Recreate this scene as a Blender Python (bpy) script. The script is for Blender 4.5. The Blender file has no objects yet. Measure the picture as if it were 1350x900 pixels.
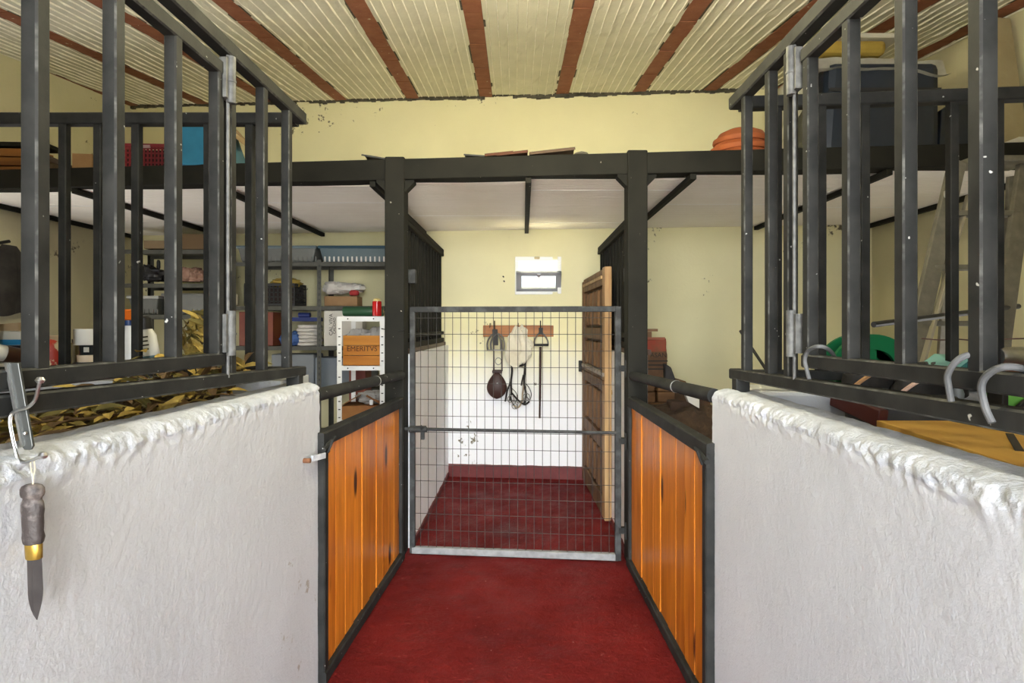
import bpy, bmesh, math, random
from mathutils import Vector, Matrix, noise
random.seed(7)
sc = bpy.context.scene
COL = sc.collection
PI = math.pi
# ------------------------------------------------------------------ camera
F, CX, CY, H = 750.0, 690.0, 430.0, 1.40      # focal length in px (1350x900), principal point, eye height
cd = bpy.data.cameras.new('camera'); cam = bpy.data.objects.new('camera', cd); COL.objects.link(cam)
cam.location = (0, 0, H); cam.rotation_euler = (PI/2, 0, 0)
cd.sensor_width = 36.0; cd.lens = F/1350*36.0
cd.shift_x = (675-CX)/1350; cd.shift_y = (CY-450)/1350
cd.clip_start = 0.02; cd.clip_end = 200
sc.camera = cam
# ------------------------------------------------------------------ world, sun, light, exposure
w = bpy.data.worlds.new('sky'); sc.world = w; w.use_nodes = True
wn = w.node_tree.nodes; wl = w.node_tree.links
bgn = wn['Background']
tcw = wn.new('ShaderNodeTexCoord'); sep = wn.new('ShaderNodeSeparateXYZ'); rmp = wn.new('ShaderNodeValToRGB')
wl.new(tcw.outputs['Generated'], sep.inputs[0]); wl.new(sep.outputs['Z'], rmp.inputs[0])
rmp.color_ramp.elements[0].position = 0.0; rmp.color_ramp.elements[0].color = (0.92, 0.95, 1.0, 1)
rmp.color_ramp.elements[1].position = 0.7; rmp.color_ramp.elements[1].color = (0.62, 0.76, 1.0, 1)
wl.new(rmp.outputs[0], bgn.inputs['Color'])
bgn.inputs['Strength'].default_value = 1.1
def sun(name, direction, strength, angle, color):
    l = bpy.data.lights.new(name, 'SUN'); o = bpy.data.objects.new(name, l); COL.objects.link(o)
    o.rotation_euler = Vector(direction).to_track_quat('-Z', 'Y').to_euler()
    l.energy = strength; l.angle = math.radians(angle); l.color = color; return o
sun('hazy_sun', (0.0, 1.0, -0.13), 7.4, 54, (0.93, 0.97, 1.0))
sun('yard_sun', (0.25, -0.75, -1.0), 72.0, 1.0, (1.0, 0.97, 0.93))
def area(name, loc, direction, sx, sy, power, color):
    l = bpy.data.lights.new(name, 'AREA'); o = bpy.data.objects.new(name, l); COL.objects.link(o)
    o.location = loc; o.rotation_euler = Vector(direction).to_track_quat('-Z', 'Y').to_euler()
    l.shape = 'RECTANGLE'; l.size = sx; l.size_y = sy; l.energy = power; l.color = color; return o
# added fill lights low in the two box stalls, unseen, without any doorway
area('left_fill_light', (-3.80, 3.1, .95), (1, .12, .75), 1.5, 1.6, 26, (1.0, .98, .96))
area('right_fill_light', (3.00, 2.85, .95), (-1, .12, .85), 1.0, 1.6, 9, (1.0, .98, .96))
sc.view_settings.view_transform = 'Standard'; sc.view_settings.look = 'None'
sc.view_settings.gamma = 1.0; sc.view_settings.use_curve_mapping = False
sc.view_settings.exposure = 0.97

# ------------------------------------------------------------------ geometry helpers
def at(px, py, d):                        # where the ray of a photo pixel reaches depth d
    return Vector(((px-CX)/F*d, d, H-(py-CY)/F*d))
def lat(px, X):                           # depth at which lateral offset X shows at column px
    return F*X/(px-CX)
def fac(px): return 3.388/(1+.09*(px-CX)/F)     # depth of the stall front (slightly skewed)
def facX(X): return 3.388-.09*X
def backX(X): return 5.25-.09*X
def back(px): return 5.25/(1+.09*(px-CX)/F)

WL = {}                                    # world position of every object's origin
class MB:
    def __init__(self, M=None): self.v = []; self.f = []; self.m = []; self.M = M; self.sm = []
    def add(self, vs, fs, mi=0, smooth=False):
        b = len(self.v)
        for p in vs:
            p = Vector(p)
            self.v.append(self.M @ p if self.M is not None else p)
        for f in fs:
            self.f.append([b+i for i in f]); self.m.append(mi); self.sm.append(smooth)
        return self
    def box(self, c, s, R=None, mi=0):
        x, y, z = s[0]/2, s[1]/2, s[2]/2; c = Vector(c)
        vs = [Vector((sx*x, sy*y, sz*z)) for sz in (-1, 1) for sy in (-1, 1) for sx in (-1, 1)]
        if R is not None: vs = [R @ p for p in vs]
        return self.add([c+p for p in vs], [(0,2,3,1),(4,5,7,6),(0,1,5,4),(2,6,7,3),(0,4,6,2),(1,3,7,5)], mi)
    def hexa(self, b4, t4, mi=0):          # bottom loop and top loop, both counter-clockwise from above
        return self.add(list(b4)+list(t4), [(3,2,1,0),(4,5,6,7),(0,1,5,4),(1,2,6,5),(2,3,7,6),(3,0,4,7)], mi)
    def prism(self, poly, off, mi=0):      # polygon extruded by a vector
        n = len(poly); off = Vector(off); a = [Vector(p) for p in poly]
        fs = [tuple(range(n-1, -1, -1)), tuple(range(n, 2*n))]+[(i, (i+1) % n, n+(i+1) % n, n+i) for i in range(n)]
        return self.add(a+[p+off for p in a], fs, mi)
    def bar(self, p0, p1, w, h=None, up=(0,0,1), ch=.11, mi=0, em=None):   # rectangular tube with eased edges
        h = h or w; p0 = Vector(p0); p1 = Vector(p1); d = (p1-p0).normalized(); up = Vector(up)
        if abs(d.dot(up)) > .9: up = Vector((0,1,0)) if abs(d.y) < .9 else Vector((1,0,0))
        s = d.cross(up).normalized(); u = s.cross(d).normalized(); c = ch*min(w, h); a, b = w/2, h/2
        sec = [(-a+c,-b),(a-c,-b),(a,-b+c),(a,b-c),(a-c,b),(-a+c,b),(-a,b-c),(-a,-b+c)]
        vs = [p0+s*x+u*y for x, y in sec]+[p1+s*x+u*y for x, y in sec]
        q = lambda i: ((i+1) % 8, i, 8+i, 8+(i+1) % 8)
        self.add(vs, [tuple(range(8)), tuple(range(15, 7, -1))]+[q(i) for i in (0,2,4,6)], mi)
        b0 = len(self.v)-16
        for i in (1,3,5,7): self.f.append([b0+k for k in q(i)]); self.m.append(mi if em is None else em); self.sm.append(False)
        return self
    def tube(self, pts, r, n=8, closed=False, mi=0):
        pts = [Vector(p) for p in pts]; k = len(pts)
        rs = r if isinstance(r, (list, tuple)) else [r]*k
        vs = []; prev = None
        for i, p in enumerate(pts):
            a = pts[(i-1) % k] if closed or i > 0 else p
            b = pts[(i+1) % k] if closed or i < k-1 else p
            t = (b-a).normalized()
            if prev is None:
                s = t.orthogonal().normalized()
            else:
                s = prev-t*prev.dot(t); s = s.normalized() if s.length > 1e-6 else t.orthogonal().normalized()
            prev = s; u = t.cross(s)
            vs += [p+(s*math.cos(2*PI*j/n)+u*math.sin(2*PI*j/n))*rs[i] for j in range(n)]
        fs = []
        for i in range(k if closed else k-1):
            a = i*n; b = ((i+1) % k)*n
            fs += [(a+j, a+(j+1) % n, b+(j+1) % n, b+j) for j in range(n)]
        if not closed: fs += [tuple(range(n-1, -1, -1)), tuple(range((k-1)*n, k*n))]
        return self.add(vs, fs, mi, True)
    def lathe(self, prof, c=(0,0,0), R=None, n=24, mi=0, sx=1, sy=1):    # profile of (radius, height)
        c = Vector(c); vs = []
        for r, z in prof:
            for j in range(n):
                p = Vector((r*sx*math.cos(2*PI*j/n), r*sy*math.sin(2*PI*j/n), z))
                vs.append(c+(R @ p if R is not None else p))
        fs = []
        for i in range(len(prof)-1):
            fs += [(i*n+j, i*n+(j+1) % n, (i+1)*n+(j+1) % n, (i+1)*n+j) for j in range(n)]
        if prof[0][0] > 1e-5: fs.append(tuple(range(n-1, -1, -1)))
        if prof[-1][0] > 1e-5: fs.append(tuple(range((len(prof)-1)*n, len(prof)*n)))
        return self.add(vs, fs, mi, True)
    def grid(self, fn, nu, nv, mi=0, flip=False, smooth=True):
        vs = [fn(i/nu, j/nv) for j in range(nv+1) for i in range(nu+1)]
        fs = []
        for j in range(nv):
            for i in range(nu):
                a = j*(nu+1)+i; q = (a, a+1, a+nu+2, a+nu+1)
                fs.append(q[::-1] if flip else q)
        return self.add(vs, fs, mi, smooth)
    def build(self, name, mats, parent=None, bevel=0, sharp=35, kind=None, label=None, thick=0, sub=0):
        if not isinstance(mats, (list, tuple)): mats = [mats]
        lo = Vector([min(p[i] for p in self.v) for i in range(3)]); hi = Vector([max(p[i] for p in self.v) for i in range(3)])
        o0 = (lo+hi)/2
        if parent is None: o0.z = lo.z
        me = bpy.data.meshes.new(name); me.from_pydata([p-o0 for p in self.v], [], self.f)
        for mt in mats: me.materials.append(mt)
        me.polygons.foreach_set('material_index', self.m); me.polygons.foreach_set('use_smooth', self.sm)
        me.update()
        if any(self.sm): me.set_sharp_from_angle(angle=math.radians(sharp))
        o = bpy.data.objects.new(name, me); COL.objects.link(o)
        if parent is not None:
            o.parent = parent; o.location = o0-WL[parent.name]
        else: o.location = o0
        WL[o.name] = o0.copy()
        if thick:
            s = o.modifiers.new('thick', 'SOLIDIFY'); s.thickness = thick; s.offset = 0
        if bevel:
            b = o.modifiers.new('bevel', 'BEVEL'); b.width = bevel; b.segments = 2; b.limit_method = 'ANGLE'
        if sub:
            s = o.modifiers.new('sub', 'SUBSURF'); s.levels = sub; s.render_levels = sub
        if kind: o['kind'] = kind
        if label: o['label'] = label
        return o
def tag(o, label, cat, group=None, kind=None):
    o['label'] = label; o['category'] = cat
    if group: o['group'] = group
    if kind: o['kind'] = kind
    return o
def thing(name, label, cat, loc, group=None, kind=None):
    o = bpy.data.objects.new(name, None); COL.objects.link(o); o.location = loc; o.empty_display_size = .05
    WL[o.name] = Vector(loc); return tag(o, label, cat, group, kind)
def part(mesh_obj, name, parent, world, rot=None, scale=None):      # another object on the same mesh data
    o = bpy.data.objects.new(name, mesh_obj.data); COL.objects.link(o); o.parent = parent
    o.location = Vector(world)-WL[parent.name]
    if rot is not None: o.rotation_euler = rot
    if scale is not None: o.scale = scale
    WL[o.name] = Vector(world); return o
def RX(a): return Matrix.Rotation(a, 4, 'X')
def RY(a): return Matrix.Rotation(a, 4, 'Y')
def RZ(a): return Matrix.Rotation(a, 4, 'Z')
def T(v): return Matrix.Translation(Vector(v))
def lerp(a, b, t): return a+(b-a)*t
def nz(x, y, z, s=1.0): return noise.noise(Vector((x*s, y*s, z*s)))
def curve_pts(pts, n=6):                   # Catmull-Rom through points
    pts = [Vector(p) for p in pts]; out = []
    for i in range(len(pts)-1):
        p0 = pts[max(i-1, 0)]; p1 = pts[i]; p2 = pts[i+1]; p3 = pts[min(i+2, len(pts)-1)]
        for k in range(n):
            t = k/n
            out.append(.5*((2*p1)+(p2-p0)*t+(2*p0-5*p1+4*p2-p3)*t*t+(3*p1-p0-3*p2+p3)*t*t*t))
    return out+[pts[-1]]

# ------------------------------------------------------------------ materials
def nodes_for(name):
    m = bpy.data.materials.new(name); m.use_nodes = True
    nt = m.node_tree; return m, nt.nodes, nt.links, nt.nodes['Principled BSDF']
def coords(N, L, world=False, jitter=True, scale=(1,1,1)):
    mp = N.new('ShaderNodeMapping'); mp.inputs['Scale'].default_value = scale
    if world:
        g = N.new('ShaderNodeNewGeometry'); L.new(g.outputs['Position'], mp.inputs['Vector'])
    else:
        tc = N.new('ShaderNodeTexCoord')
        if jitter:
            oi = N.new('ShaderNodeObjectInfo'); mu = N.new('ShaderNodeMath'); mu.operation = 'MULTIPLY'; mu.inputs[1].default_value = 37.0
            ad = N.new('ShaderNodeVectorMath'); ad.operation = 'ADD'
            L.new(oi.outputs['Random'], mu.inputs[0]); L.new(tc.outputs['Object'], ad.inputs[0]); L.new(mu.outputs[0], ad.inputs[1])
            L.new(ad.outputs[0], mp.inputs['Vector'])
        else: L.new(tc.outputs['Object'], mp.inputs['Vector'])
    return mp.outputs[0]
def noise_n(N, L, vec, scale, detail=4, rough=.55):
    n = N.new('ShaderNodeTexNoise'); n.inputs['Scale'].default_value = scale; n.inputs['Detail'].default_value = detail
    n.inputs['Roughness'].default_value = rough; L.new(vec, n.inputs['Vector']); return n.outputs['Fac']
def ramp(N, L, fac, a, b, ca=(0,0,0,1), cb=(1,1,1,1)):
    r = N.new('ShaderNodeValToRGB'); e = r.color_ramp.elements
    e[0].position = a; e[0].color = ca; e[1].position = b; e[1].color = cb
    L.new(fac, r.inputs[0]); return r.outputs[0]
def mixc(N, L, fac, a, b):
    m = N.new('ShaderNodeMix'); m.data_type = 'RGBA'
    if isinstance(fac, float): m.inputs[0].default_value = fac
    else: L.new(fac, m.inputs[0])
    for s, v in ((6, a), (7, b)):
        if isinstance(v, tuple): m.inputs[s].default_value = v if len(v) == 4 else v+(1,)
        else: L.new(v, m.inputs[s])
    return m.outputs[2]
def bump_n(N, L, B, height, strength, dist=.01, prev=None):
    b = N.new('ShaderNodeBump'); b.inputs['Strength'].default_value = strength; b.inputs['Distance'].default_value = dist
    L.new(height, b.inputs['Height'])
    if prev is not None: L.new(prev, b.inputs['Normal'])
    L.new(b.outputs[0], B.inputs['Normal']); return b.outputs[0]
def M(name, c, rough=.6, metal=0.0, c2=None, vs=6.0, vr=(.35, .7), bump=None, speck=None, spec=.5, world=False, alpha=None, trans=0):
    m, N, L, B = nodes_for(name)
    B.inputs['Roughness'].default_value = rough; B.inputs['Metallic'].default_value = metal
    B.inputs['Specular IOR Level'].default_value = spec
    v = coords(N, L, world)
    col = c+(1,)
    if c2: col = mixc(N, L, ramp(N, L, noise_n(N, L, v, vs), *vr), c, c2)
    if speck:                              # (colour, noise scale, threshold)
        col = mixc(N, L, ramp(N, L, noise_n(N, L, v, speck[1], 2), speck[2], speck[2]+.03), col, speck[0])
    if isinstance(col, tuple): B.inputs['Base Color'].default_value = col
    else: L.new(col, B.inputs['Base Color'])
    if bump: bump_n(N, L, B, noise_n(N, L, v, bump[0], 5), bump[1], bump[2] if len(bump) > 2 else .01)
    if alpha is not None: B.inputs['Alpha'].default_value = alpha
    if trans: B.inputs['Transmission Weight'].default_value = trans
    return m
def wood(name, c1, c2, axis='Z', s=9.0, stretch=14.0, rough=.45, knots=None, bump=.15, piece=.35):
    m, N, L, B = nodes_for(name); B.inputs['Roughness'].default_value = rough; B.inputs['Specular IOR Level'].default_value = .22
    sc3 = {'X': (1/stretch,1,1), 'Y': (1,1/stretch,1), 'Z': (1,1,1/stretch)}[axis]
    v = coords(N, L, False, True, sc3)
    g = noise_n(N, L, v, s*4, 5, .6)
    g2 = noise_n(N, L, v, s, 3, .5)
    ad = N.new('ShaderNodeMath'); ad.operation = 'ADD'; L.new(g, ad.inputs[0]); L.new(g2, ad.inputs[1])
    hf = N.new('ShaderNodeMath'); hf.operation = 'MULTIPLY'; hf.inputs[1].default_value = .5; L.new(ad.outputs[0], hf.inputs[0])
    col = mixc(N, L, ramp(N, L, hf.outputs[0], .36, .64), c1, c2)
    if piece:
        oi = N.new('ShaderNodeObjectInfo'); hs = N.new('ShaderNodeHueSaturation')
        mr = N.new('ShaderNodeMapRange'); mr.inputs[3].default_value = 1-piece/2; mr.inputs[4].default_value = 1+piece/2
        L.new(oi.outputs['Random'], mr.inputs[0]); L.new(mr.outputs[0], hs.inputs['Value']); L.new(col, hs.inputs['Color']); col = hs.outputs[0]
    if knots:
        vk = coords(N, L, False, True, {'X': (.35,1,1), 'Y': (1,.35,1), 'Z': (1,1,.35)}[axis])
        vo = N.new('ShaderNodeTexVoronoi'); vo.inputs['Scale'].default_value = knots[1]; L.new(vk, vo.inputs['Vector'])
        col = mixc(N, L, ramp(N, L, vo.outputs['Distance'], knots[2], knots[2]+.07, (1,1,1,1), (0,0,0,1)), col, knots[0])
    L.new(col, B.inputs['Base Color'])
    bump_n(N, L, B, hf.outputs[0], bump, .004)
    return m
def plaster(name, c, c2, grain=60.0, strength=.5, stain=None, daylight_tint=None, rough=.9):
    m, N, L, B = nodes_for(name); B.inputs['Roughness'].default_value = rough; B.inputs['Specular IOR Level'].default_value = .25
    v = coords(N, L, True)
    col = mixc(N, L, ramp(N, L, noise_n(N, L, v, 1.7, 5), .35, .7), c, c2)
    if daylight_tint:                               # entrance daylight painted in as white, fading up the wall: (colour, height, x0, x1)
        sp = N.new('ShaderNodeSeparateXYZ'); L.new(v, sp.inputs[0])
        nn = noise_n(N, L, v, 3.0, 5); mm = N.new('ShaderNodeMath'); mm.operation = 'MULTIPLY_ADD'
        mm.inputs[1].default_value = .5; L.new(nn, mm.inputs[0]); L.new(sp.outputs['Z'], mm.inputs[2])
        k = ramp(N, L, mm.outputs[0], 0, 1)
        mr = N.new('ShaderNodeMapRange'); mr.inputs[1].default_value = daylight_tint[1]+.55; mr.inputs[2].default_value = daylight_tint[1]-.05
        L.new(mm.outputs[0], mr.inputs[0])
        inx = N.new('ShaderNodeMath'); inx.operation = 'COMPARE'; inx.inputs[1].default_value = (daylight_tint[2]+daylight_tint[3])/2; inx.inputs[2].default_value = (daylight_tint[3]-daylight_tint[2])/2
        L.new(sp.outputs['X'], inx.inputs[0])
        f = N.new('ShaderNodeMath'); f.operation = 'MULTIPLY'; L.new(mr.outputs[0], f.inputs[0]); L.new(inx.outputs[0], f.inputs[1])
        col = mixc(N, L, f.outputs[0], col, daylight_tint[0])
    if stain:                              # scuffs and flaked spots: (colour, scale, threshold)
        s1 = noise_n(N, L, v, stain[1], 6, .7); s2 = noise_n(N, L, v, 1.3, 2)
        mu = N.new('ShaderNodeMath'); mu.operation = 'MULTIPLY'; L.new(s1, mu.inputs[0]); L.new(s2, mu.inputs[1])
        col = mixc(N, L, ramp(N, L, mu.outputs[0], stain[2], stain[2]+.02), col, stain[0])
    L.new(col, B.inputs['Base Color'])
    b = bump_n(N, L, B, noise_n(N, L, v, grain, 6, .6), strength, .006)
    bump_n(N, L, B, noise_n(N, L, v, grain*.22, 3, .5), strength*.4, .015, b)
    return m

steel = M('black_steel_paint', (.014,.0145,.014), .60, .0, (.036,.036,.033), 12, (.3,.75), (160,.12,.002), ((.45,.45,.42), 38, .735), spec=.14)
steel_in = M('dark_steel_paint', (.011,.0108,.0085), .70, .0, (.020,.019,.0145), 5, (.3,.8), (120,.1,.002), ((.35,.33,.27), 30, .75), spec=.12)
worn_edge_glint = M('worn_steel_edge_glint', (.030,.030,.028), .5, .0, (.15,.15,.135), 22, (.48,.78), spec=.2)  # lighter bar edges: worn paint together with a painted-in highlight
galv = M('galvanised_steel', (.20,.205,.21), .55, .1, (.30,.31,.31), 20, bump=(120,.1,.002), spec=.25)
shelf_steel = M('grey_shelf_enamel', (.085,.085,.072), .6, 0, (.12,.12,.10), 12, spec=.15)
gate_steel = M('worn_grey_steel', (.030,.031,.031), .6, .0, (.085,.088,.088), 14, (.45,.75), (90,.15,.002), spec=.15)
wire_m = M('rusty_mesh_wire', (.022,.022,.022), .6, 0, (.07,.065,.06), 22, spec=.15)
bright_metal = M('polished_metal', (.62,.62,.60), .28, .95, (.45,.45,.44), 25)
lime = plaster('white_limewash', (.50,.515,.545), (.56,.575,.605), 150, .34, ((.36,.33,.30), 10, .43))
crest_m = M('flaking_whitewash', (.56,.58,.62), .85, 0, (.42,.44,.48), 14, (.35,.65), (90,.6,.01))
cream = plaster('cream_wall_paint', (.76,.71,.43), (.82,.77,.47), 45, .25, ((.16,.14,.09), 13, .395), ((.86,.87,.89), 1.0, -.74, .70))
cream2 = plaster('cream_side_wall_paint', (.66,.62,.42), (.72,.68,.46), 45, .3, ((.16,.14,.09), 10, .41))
stallwhite = plaster('white_stall_plaster', (.89,.90,.91), (.91,.92,.93), 55, .45, ((.42,.38,.35), 9, .48))
floor_m = None
def make_floor_mat():
    m, N, L, B = nodes_for('red_floor_paint'); B.inputs['Specular IOR Level'].default_value = .10
    v = coords(N, L, True)
    c = mixc(N, L, ramp(N, L, noise_n(N, L, v, 2.2, 6, .6), .3, .7), (.095,.0065,.0065), (.175,.014,.013))
    c = mixc(N, L, ramp(N, L, noise_n(N, L, v, 20, 7, .78), .60, .70), c, (.27,.075,.065))
    c = mixc(N, L, ramp(N, L, noise_n(N, L, v, 60, 2, .5), .765, .79), c, (.62,.50,.46))
    L.new(c, B.inputs['Base Color'])
    rr = ramp(N, L, noise_n(N, L, v, 5, 5), .35, .7, (.45,.45,.45,1), (.8,.8,.8,1)); L.new(rr, B.inputs['Roughness'])
    b = bump_n(N, L, B, noise_n(N, L, v, 9, 8, .65), .9, .025)
    bump_n(N, L, B, noise_n(N, L, v, 70, 4, .6), .5, .006, b)
    return m
floor_m = make_floor_mat()
red_band = M('red_skirting_paint', (.11,.010,.010), .65, 0, (.15,.02,.018), 12, (.4,.75), (40,.3,.006))
terracotta = M('terracotta_beam', (.22,.068,.032), .75, 0, (.30,.11,.055), 14, (.3,.75), (60,.4,.004), ((.5,.42,.3), 22, .71), world=True)
mortar = M('dark_mortar', (.05,.045,.03), .95, 0, (.12,.11,.08), 20, bump=(60,.6,.01), world=True)
vault = M('ceiling_block_paint', (.63,.615,.50), .9, 0, (.75,.73,.60), 5, (.3,.7), (50,.35,.006), world=True)
ridge = M('lime_ridge', (.95,.93,.82), .9, 0, (.84,.81,.68), 30, (.35,.7), (110,.7,.008), world=True)
board_m = M('white_loft_board', (.92,.88,.80), .6, 0, (.86,.81,.72), 3, (.3,.75), None)
pine = wood('varnished_pine', (.66,.225,.022), (.38,.10,.010), 'Z', 9, 12, .33, ((.05,.012,.004), 5.5, .085), .1, .30)
# ================================================================== THE SETTING
XL, XR, YF = -3.85, 3.05, -0.60            # side walls, front edge of the floor slab
def struct(o, label, cat): return tag(o, label, cat, kind='structure')
# ground outside and floor
g = MB().box((0, -8.3, -.06), (40, 15.4, .1)).build('ground', M('pale_yard_gravel', (.50,.46,.40), .9, 0, (.42,.385,.33), 3, world=True))
struct(g, 'pale gravel yard outside the open stable front', 'ground')
fl = MB().box(((XL+XR)/2, 2.55, -.05), (XR-XL+.4, 6.3, .1)).build('floor', floor_m)
struct(fl, 'dark red painted concrete floor running through the corridor', 'floor')
# back wall with a hole for the vent window
def wall_prism(mb, xa, xb, za, zb, th=.22):
    mb.hexa([(xa, backX(xa), za), (xb, backX(xb), za), (xb, backX(xb)+th, za), (xa, backX(xa)+th, za)],
            [(xa, backX(xa), zb), (xb, backX(xb), zb), (xb, backX(xb)+th, zb), (xa, backX(xa)+th, zb)])
wx0, wx1 = at(682, 0, back(682)).x, at(738, 0, back(738)).x
wz0, wz1 = 1.4-(385-CY)/F*5.25, 1.4-(342-CY)/F*5.25
mb = MB()
wall_prism(mb, XL-.2, wx0, 0, 3.75); wall_prism(mb, wx1, XR+.2, 0, 3.75)
wall_prism(mb, wx0, wx1, 0, wz0); wall_prism(mb, wx0, wx1, wz1, 3.75)
struct(mb.build('wall_back', cream), 'cream painted back wall with scuffs, daylight painted in as white below in the middle stall', 'wall')
mb = MB().hexa([(XL-.2, -.6, 0), (XL, -.6, 0), (XL, 5.6, 0), (XL-.2, 5.6, 0)], [(XL-.2, -.6, 3.75), (XL, -.6, 3.75), (XL, 5.6, 3.75), (XL-.2, 5.6, 3.75)])
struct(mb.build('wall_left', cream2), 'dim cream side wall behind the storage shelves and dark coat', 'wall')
mb = MB().hexa([(XR, -.6, 0), (XR+.2, -.6, 0), (XR+.2, 5.1, 0), (XR, 5.1, 0)], [(XR, -.6, 3.75), (XR+.2, -.6, 3.75), (XR+.2, 5.1, 3.75), (XR, 5.1, 3.75)])
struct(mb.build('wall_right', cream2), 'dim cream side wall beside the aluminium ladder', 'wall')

for nm, xa_, xb_, sd in (('wall_front_left', XL-.2, -.93, 'left'), ('wall_front_right', .86, XR+.2, 'right')):
    struct(MB().box(((xa_+xb_)/2, -.70, 2.0), (xb_-xa_, .2, 4.0)).build(nm, lime), 'white stable front wall behind the camera, %s of the entrance' % sd, 'wall')
# ---- sloped ceiling: terracotta joists with painted, ridged block panels between them
CB = .107
def ceil_z(d): return 3.515-CB*(5.25-d)
CF = -.6                                     # the ceiling's front edge
ceiling = thing('ceiling', 'ribbed cream ceiling blocks between terracotta joists', 'ceiling', (0, 3, 3.4), kind='structure')
VY = CY-CB*F
base_px = [178, 270, 360, 451, 545, 641, 741, 841, 934, 1030, 1125]
van_px = [755, 742, 730, 712, 676, 676, 686, 682, 645, 642, 655]
beams = []
for b, v in zip(base_px, van_px):
    yb = CY-303+(b-675)*-.026
    d1 = back(b); x1 = (b-CX)/F*d1; sl = (v-CX)/F
    beams.append((x1, d1, sl))              # x(d) = x1 + sl*(d-d1)
def bx(i, d): return beams[i][0]+beams[i][2]*(d-beams[i][1])
tile_mesh = None
BW = .115
for i in range(len(beams)):
    x1, d1, sl = beams[i]
    mb = MB()
    for (wd, zo, zt) in ((BW+.028, .012, .10),):
        mb.hexa([(bx(i,CF)-wd/2, CF, ceil_z(CF)+zo), (bx(i,CF)+wd/2, CF, ceil_z(CF)+zo), (bx(i,d1)+wd/2, d1, ceil_z(d1)+zo), (bx(i,d1)-wd/2, d1, ceil_z(d1)+zo)],
                [(bx(i,CF)-wd/2, CF, ceil_z(CF)+zt), (bx(i,CF)+wd/2, CF, ceil_z(CF)+zt), (bx(i,d1)+wd/2, d1, ceil_z(d1)+zt), (bx(i,d1)-wd/2, d1, ceil_z(d1)+zt)])
    bo = mb.build('ceiling_joist', mortar, ceiling)
    # clay tiles along the joist's underside
    L_t = .245; n = int((d1-CF)/(L_t+.006)); ang = math.atan2(-sl, 1)
    if tile_mesh is None:
        t0 = MB().box((0,0,0), (BW, L_t, .05)).build('tile_master', terracotta, None, bevel=.005)
        tile_mesh = t0.data; bpy.data.objects.remove(t0)
    for k in range(n):
        d = d1-.01-L_t/2-k*(L_t+.006)
        o = bpy.data.objects.new('clay_tile', tile_mesh); COL.objects.link(o); o.parent = bo
        wpos = Vector((bx(i, d)+random.uniform(-.003,.003), d, ceil_z(d)+.008+random.uniform(-.003,.003)))
        o.location = wpos-WL[bo.name]
        # mesh origin sits at the tile's base: lift handled by the offset above
        o.rotation_euler = (math.atan(CB), 0, ang); WL[o.name] = wpos
# block panels
for i in range(-1, len(beams)):
    if i == -1: fa = lambda d: XL-.05; fb = lambda d: bx(0, d)-BW/2
    elif i == len(beams)-1: fa = lambda d: bx(i, d)+BW/2; fb = lambda d: XR+.05
    else: fa = lambda d, i=i: bx(i, d)+BW/2; fb = lambda d, i=i: bx(i+1, d)-BW/2
    xm = (fa(4.5)+fb(4.5))/2
    if fb(4.5)-fa(4.5) < .05: continue
    n = max(1, round((fb(5)-fa(5))/.064)); dE = backX(xm)-.035
    sec = []
    for k in range(n):
        sec += [(k+.02, 0, 0), (k+.43, .0, 0), (k+.455, -.005, 1), (k+.50, -.008, 1), (k+.545, -.005, 1), (k+.57, .0, 0)]
    sec.append((n, 0, 0))
    rows = 64
    vs, fs, mi = [], [], []
    for r in range(rows+1):
        d = CF+(dE-CF)*(r/rows)**.8
        for (u, dz, rg) in sec:
            t = u/n; x = lerp(fa(d), fb(d), t)
            q = nz(x*9, d*14, i*3.1)
            if rg: dz = dz*max(.15, .95+1.1*q)+.004*nz(x*31, d*40, 2)
            else: dz += .003*nz(x*6, d*6, i)+(-.006 if nz(x*11, d*7, 9.3) > .42 else 0)
            vs.append((x, d, ceil_z(d)+.012+dz))
    ns = len(sec)
    mb = MB(); b = 0
    mb.v = [Vector(p) for p in vs]
    for r in range(rows):
        for k in range(ns-1):
            a = r*ns+k
            mb.f.append([a+1, a, a+ns, a+ns+1]); mb.m.append(1 if (sec[k][2] or sec[k+1][2]) else 0); mb.sm.append(False)
    mb.build('ceiling_panel', [vault, ridge], ceiling)
mb = MB().hexa([(XL-.2, CF, ceil_z(CF)+.06), (XR+.2, CF, ceil_z(CF)+.06), (XR+.2, 5.0, ceil_z(5.0)+.06), (XL-.2, 5.6, ceil_z(5.6)+.06)],
               [(XL-.2, CF, ceil_z(CF)+.2), (XR+.2, CF, ceil_z(CF)+.2), (XR+.2, 5.0, ceil_z(5.0)+.2), (XL-.2, 5.6, ceil_z(5.6)+.2)])
mb.build('roof_slab', mortar, ceiling)
# ragged dark crack and crumbling mortar where ceiling and back wall meet
mb = MB(); xs = [XL+(XR-XL)*k/160 for k in range(161)]
for a, b2 in zip(xs[:-1], xs[1:]):
    h = .024+.045*abs(nz(a*4, 1, 0))+.016*nz(a*17, 3, 0); th = .028+.02*nz(a*13, 0, 5)
    if nz(a*2.1, 8, 0) > .35: h *= .35
    za = ceil_z(backX(a))+.02
    mb.hexa([(a, backX(a)-th, za-h), (b2, backX(b2)-th, za-h), (b2, backX(b2)+.01, za-h), (a, backX(a)+.01, za-h)],
            [(a, backX(a)-th, za), (b2, backX(b2)-th, za), (b2, backX(b2)+.01, za), (a, backX(a)+.01, za)])
struct(mb.build('trim_1', mortar), 'ragged dark mortar seam along the ceiling edge of the back wall', 'trim')

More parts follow.
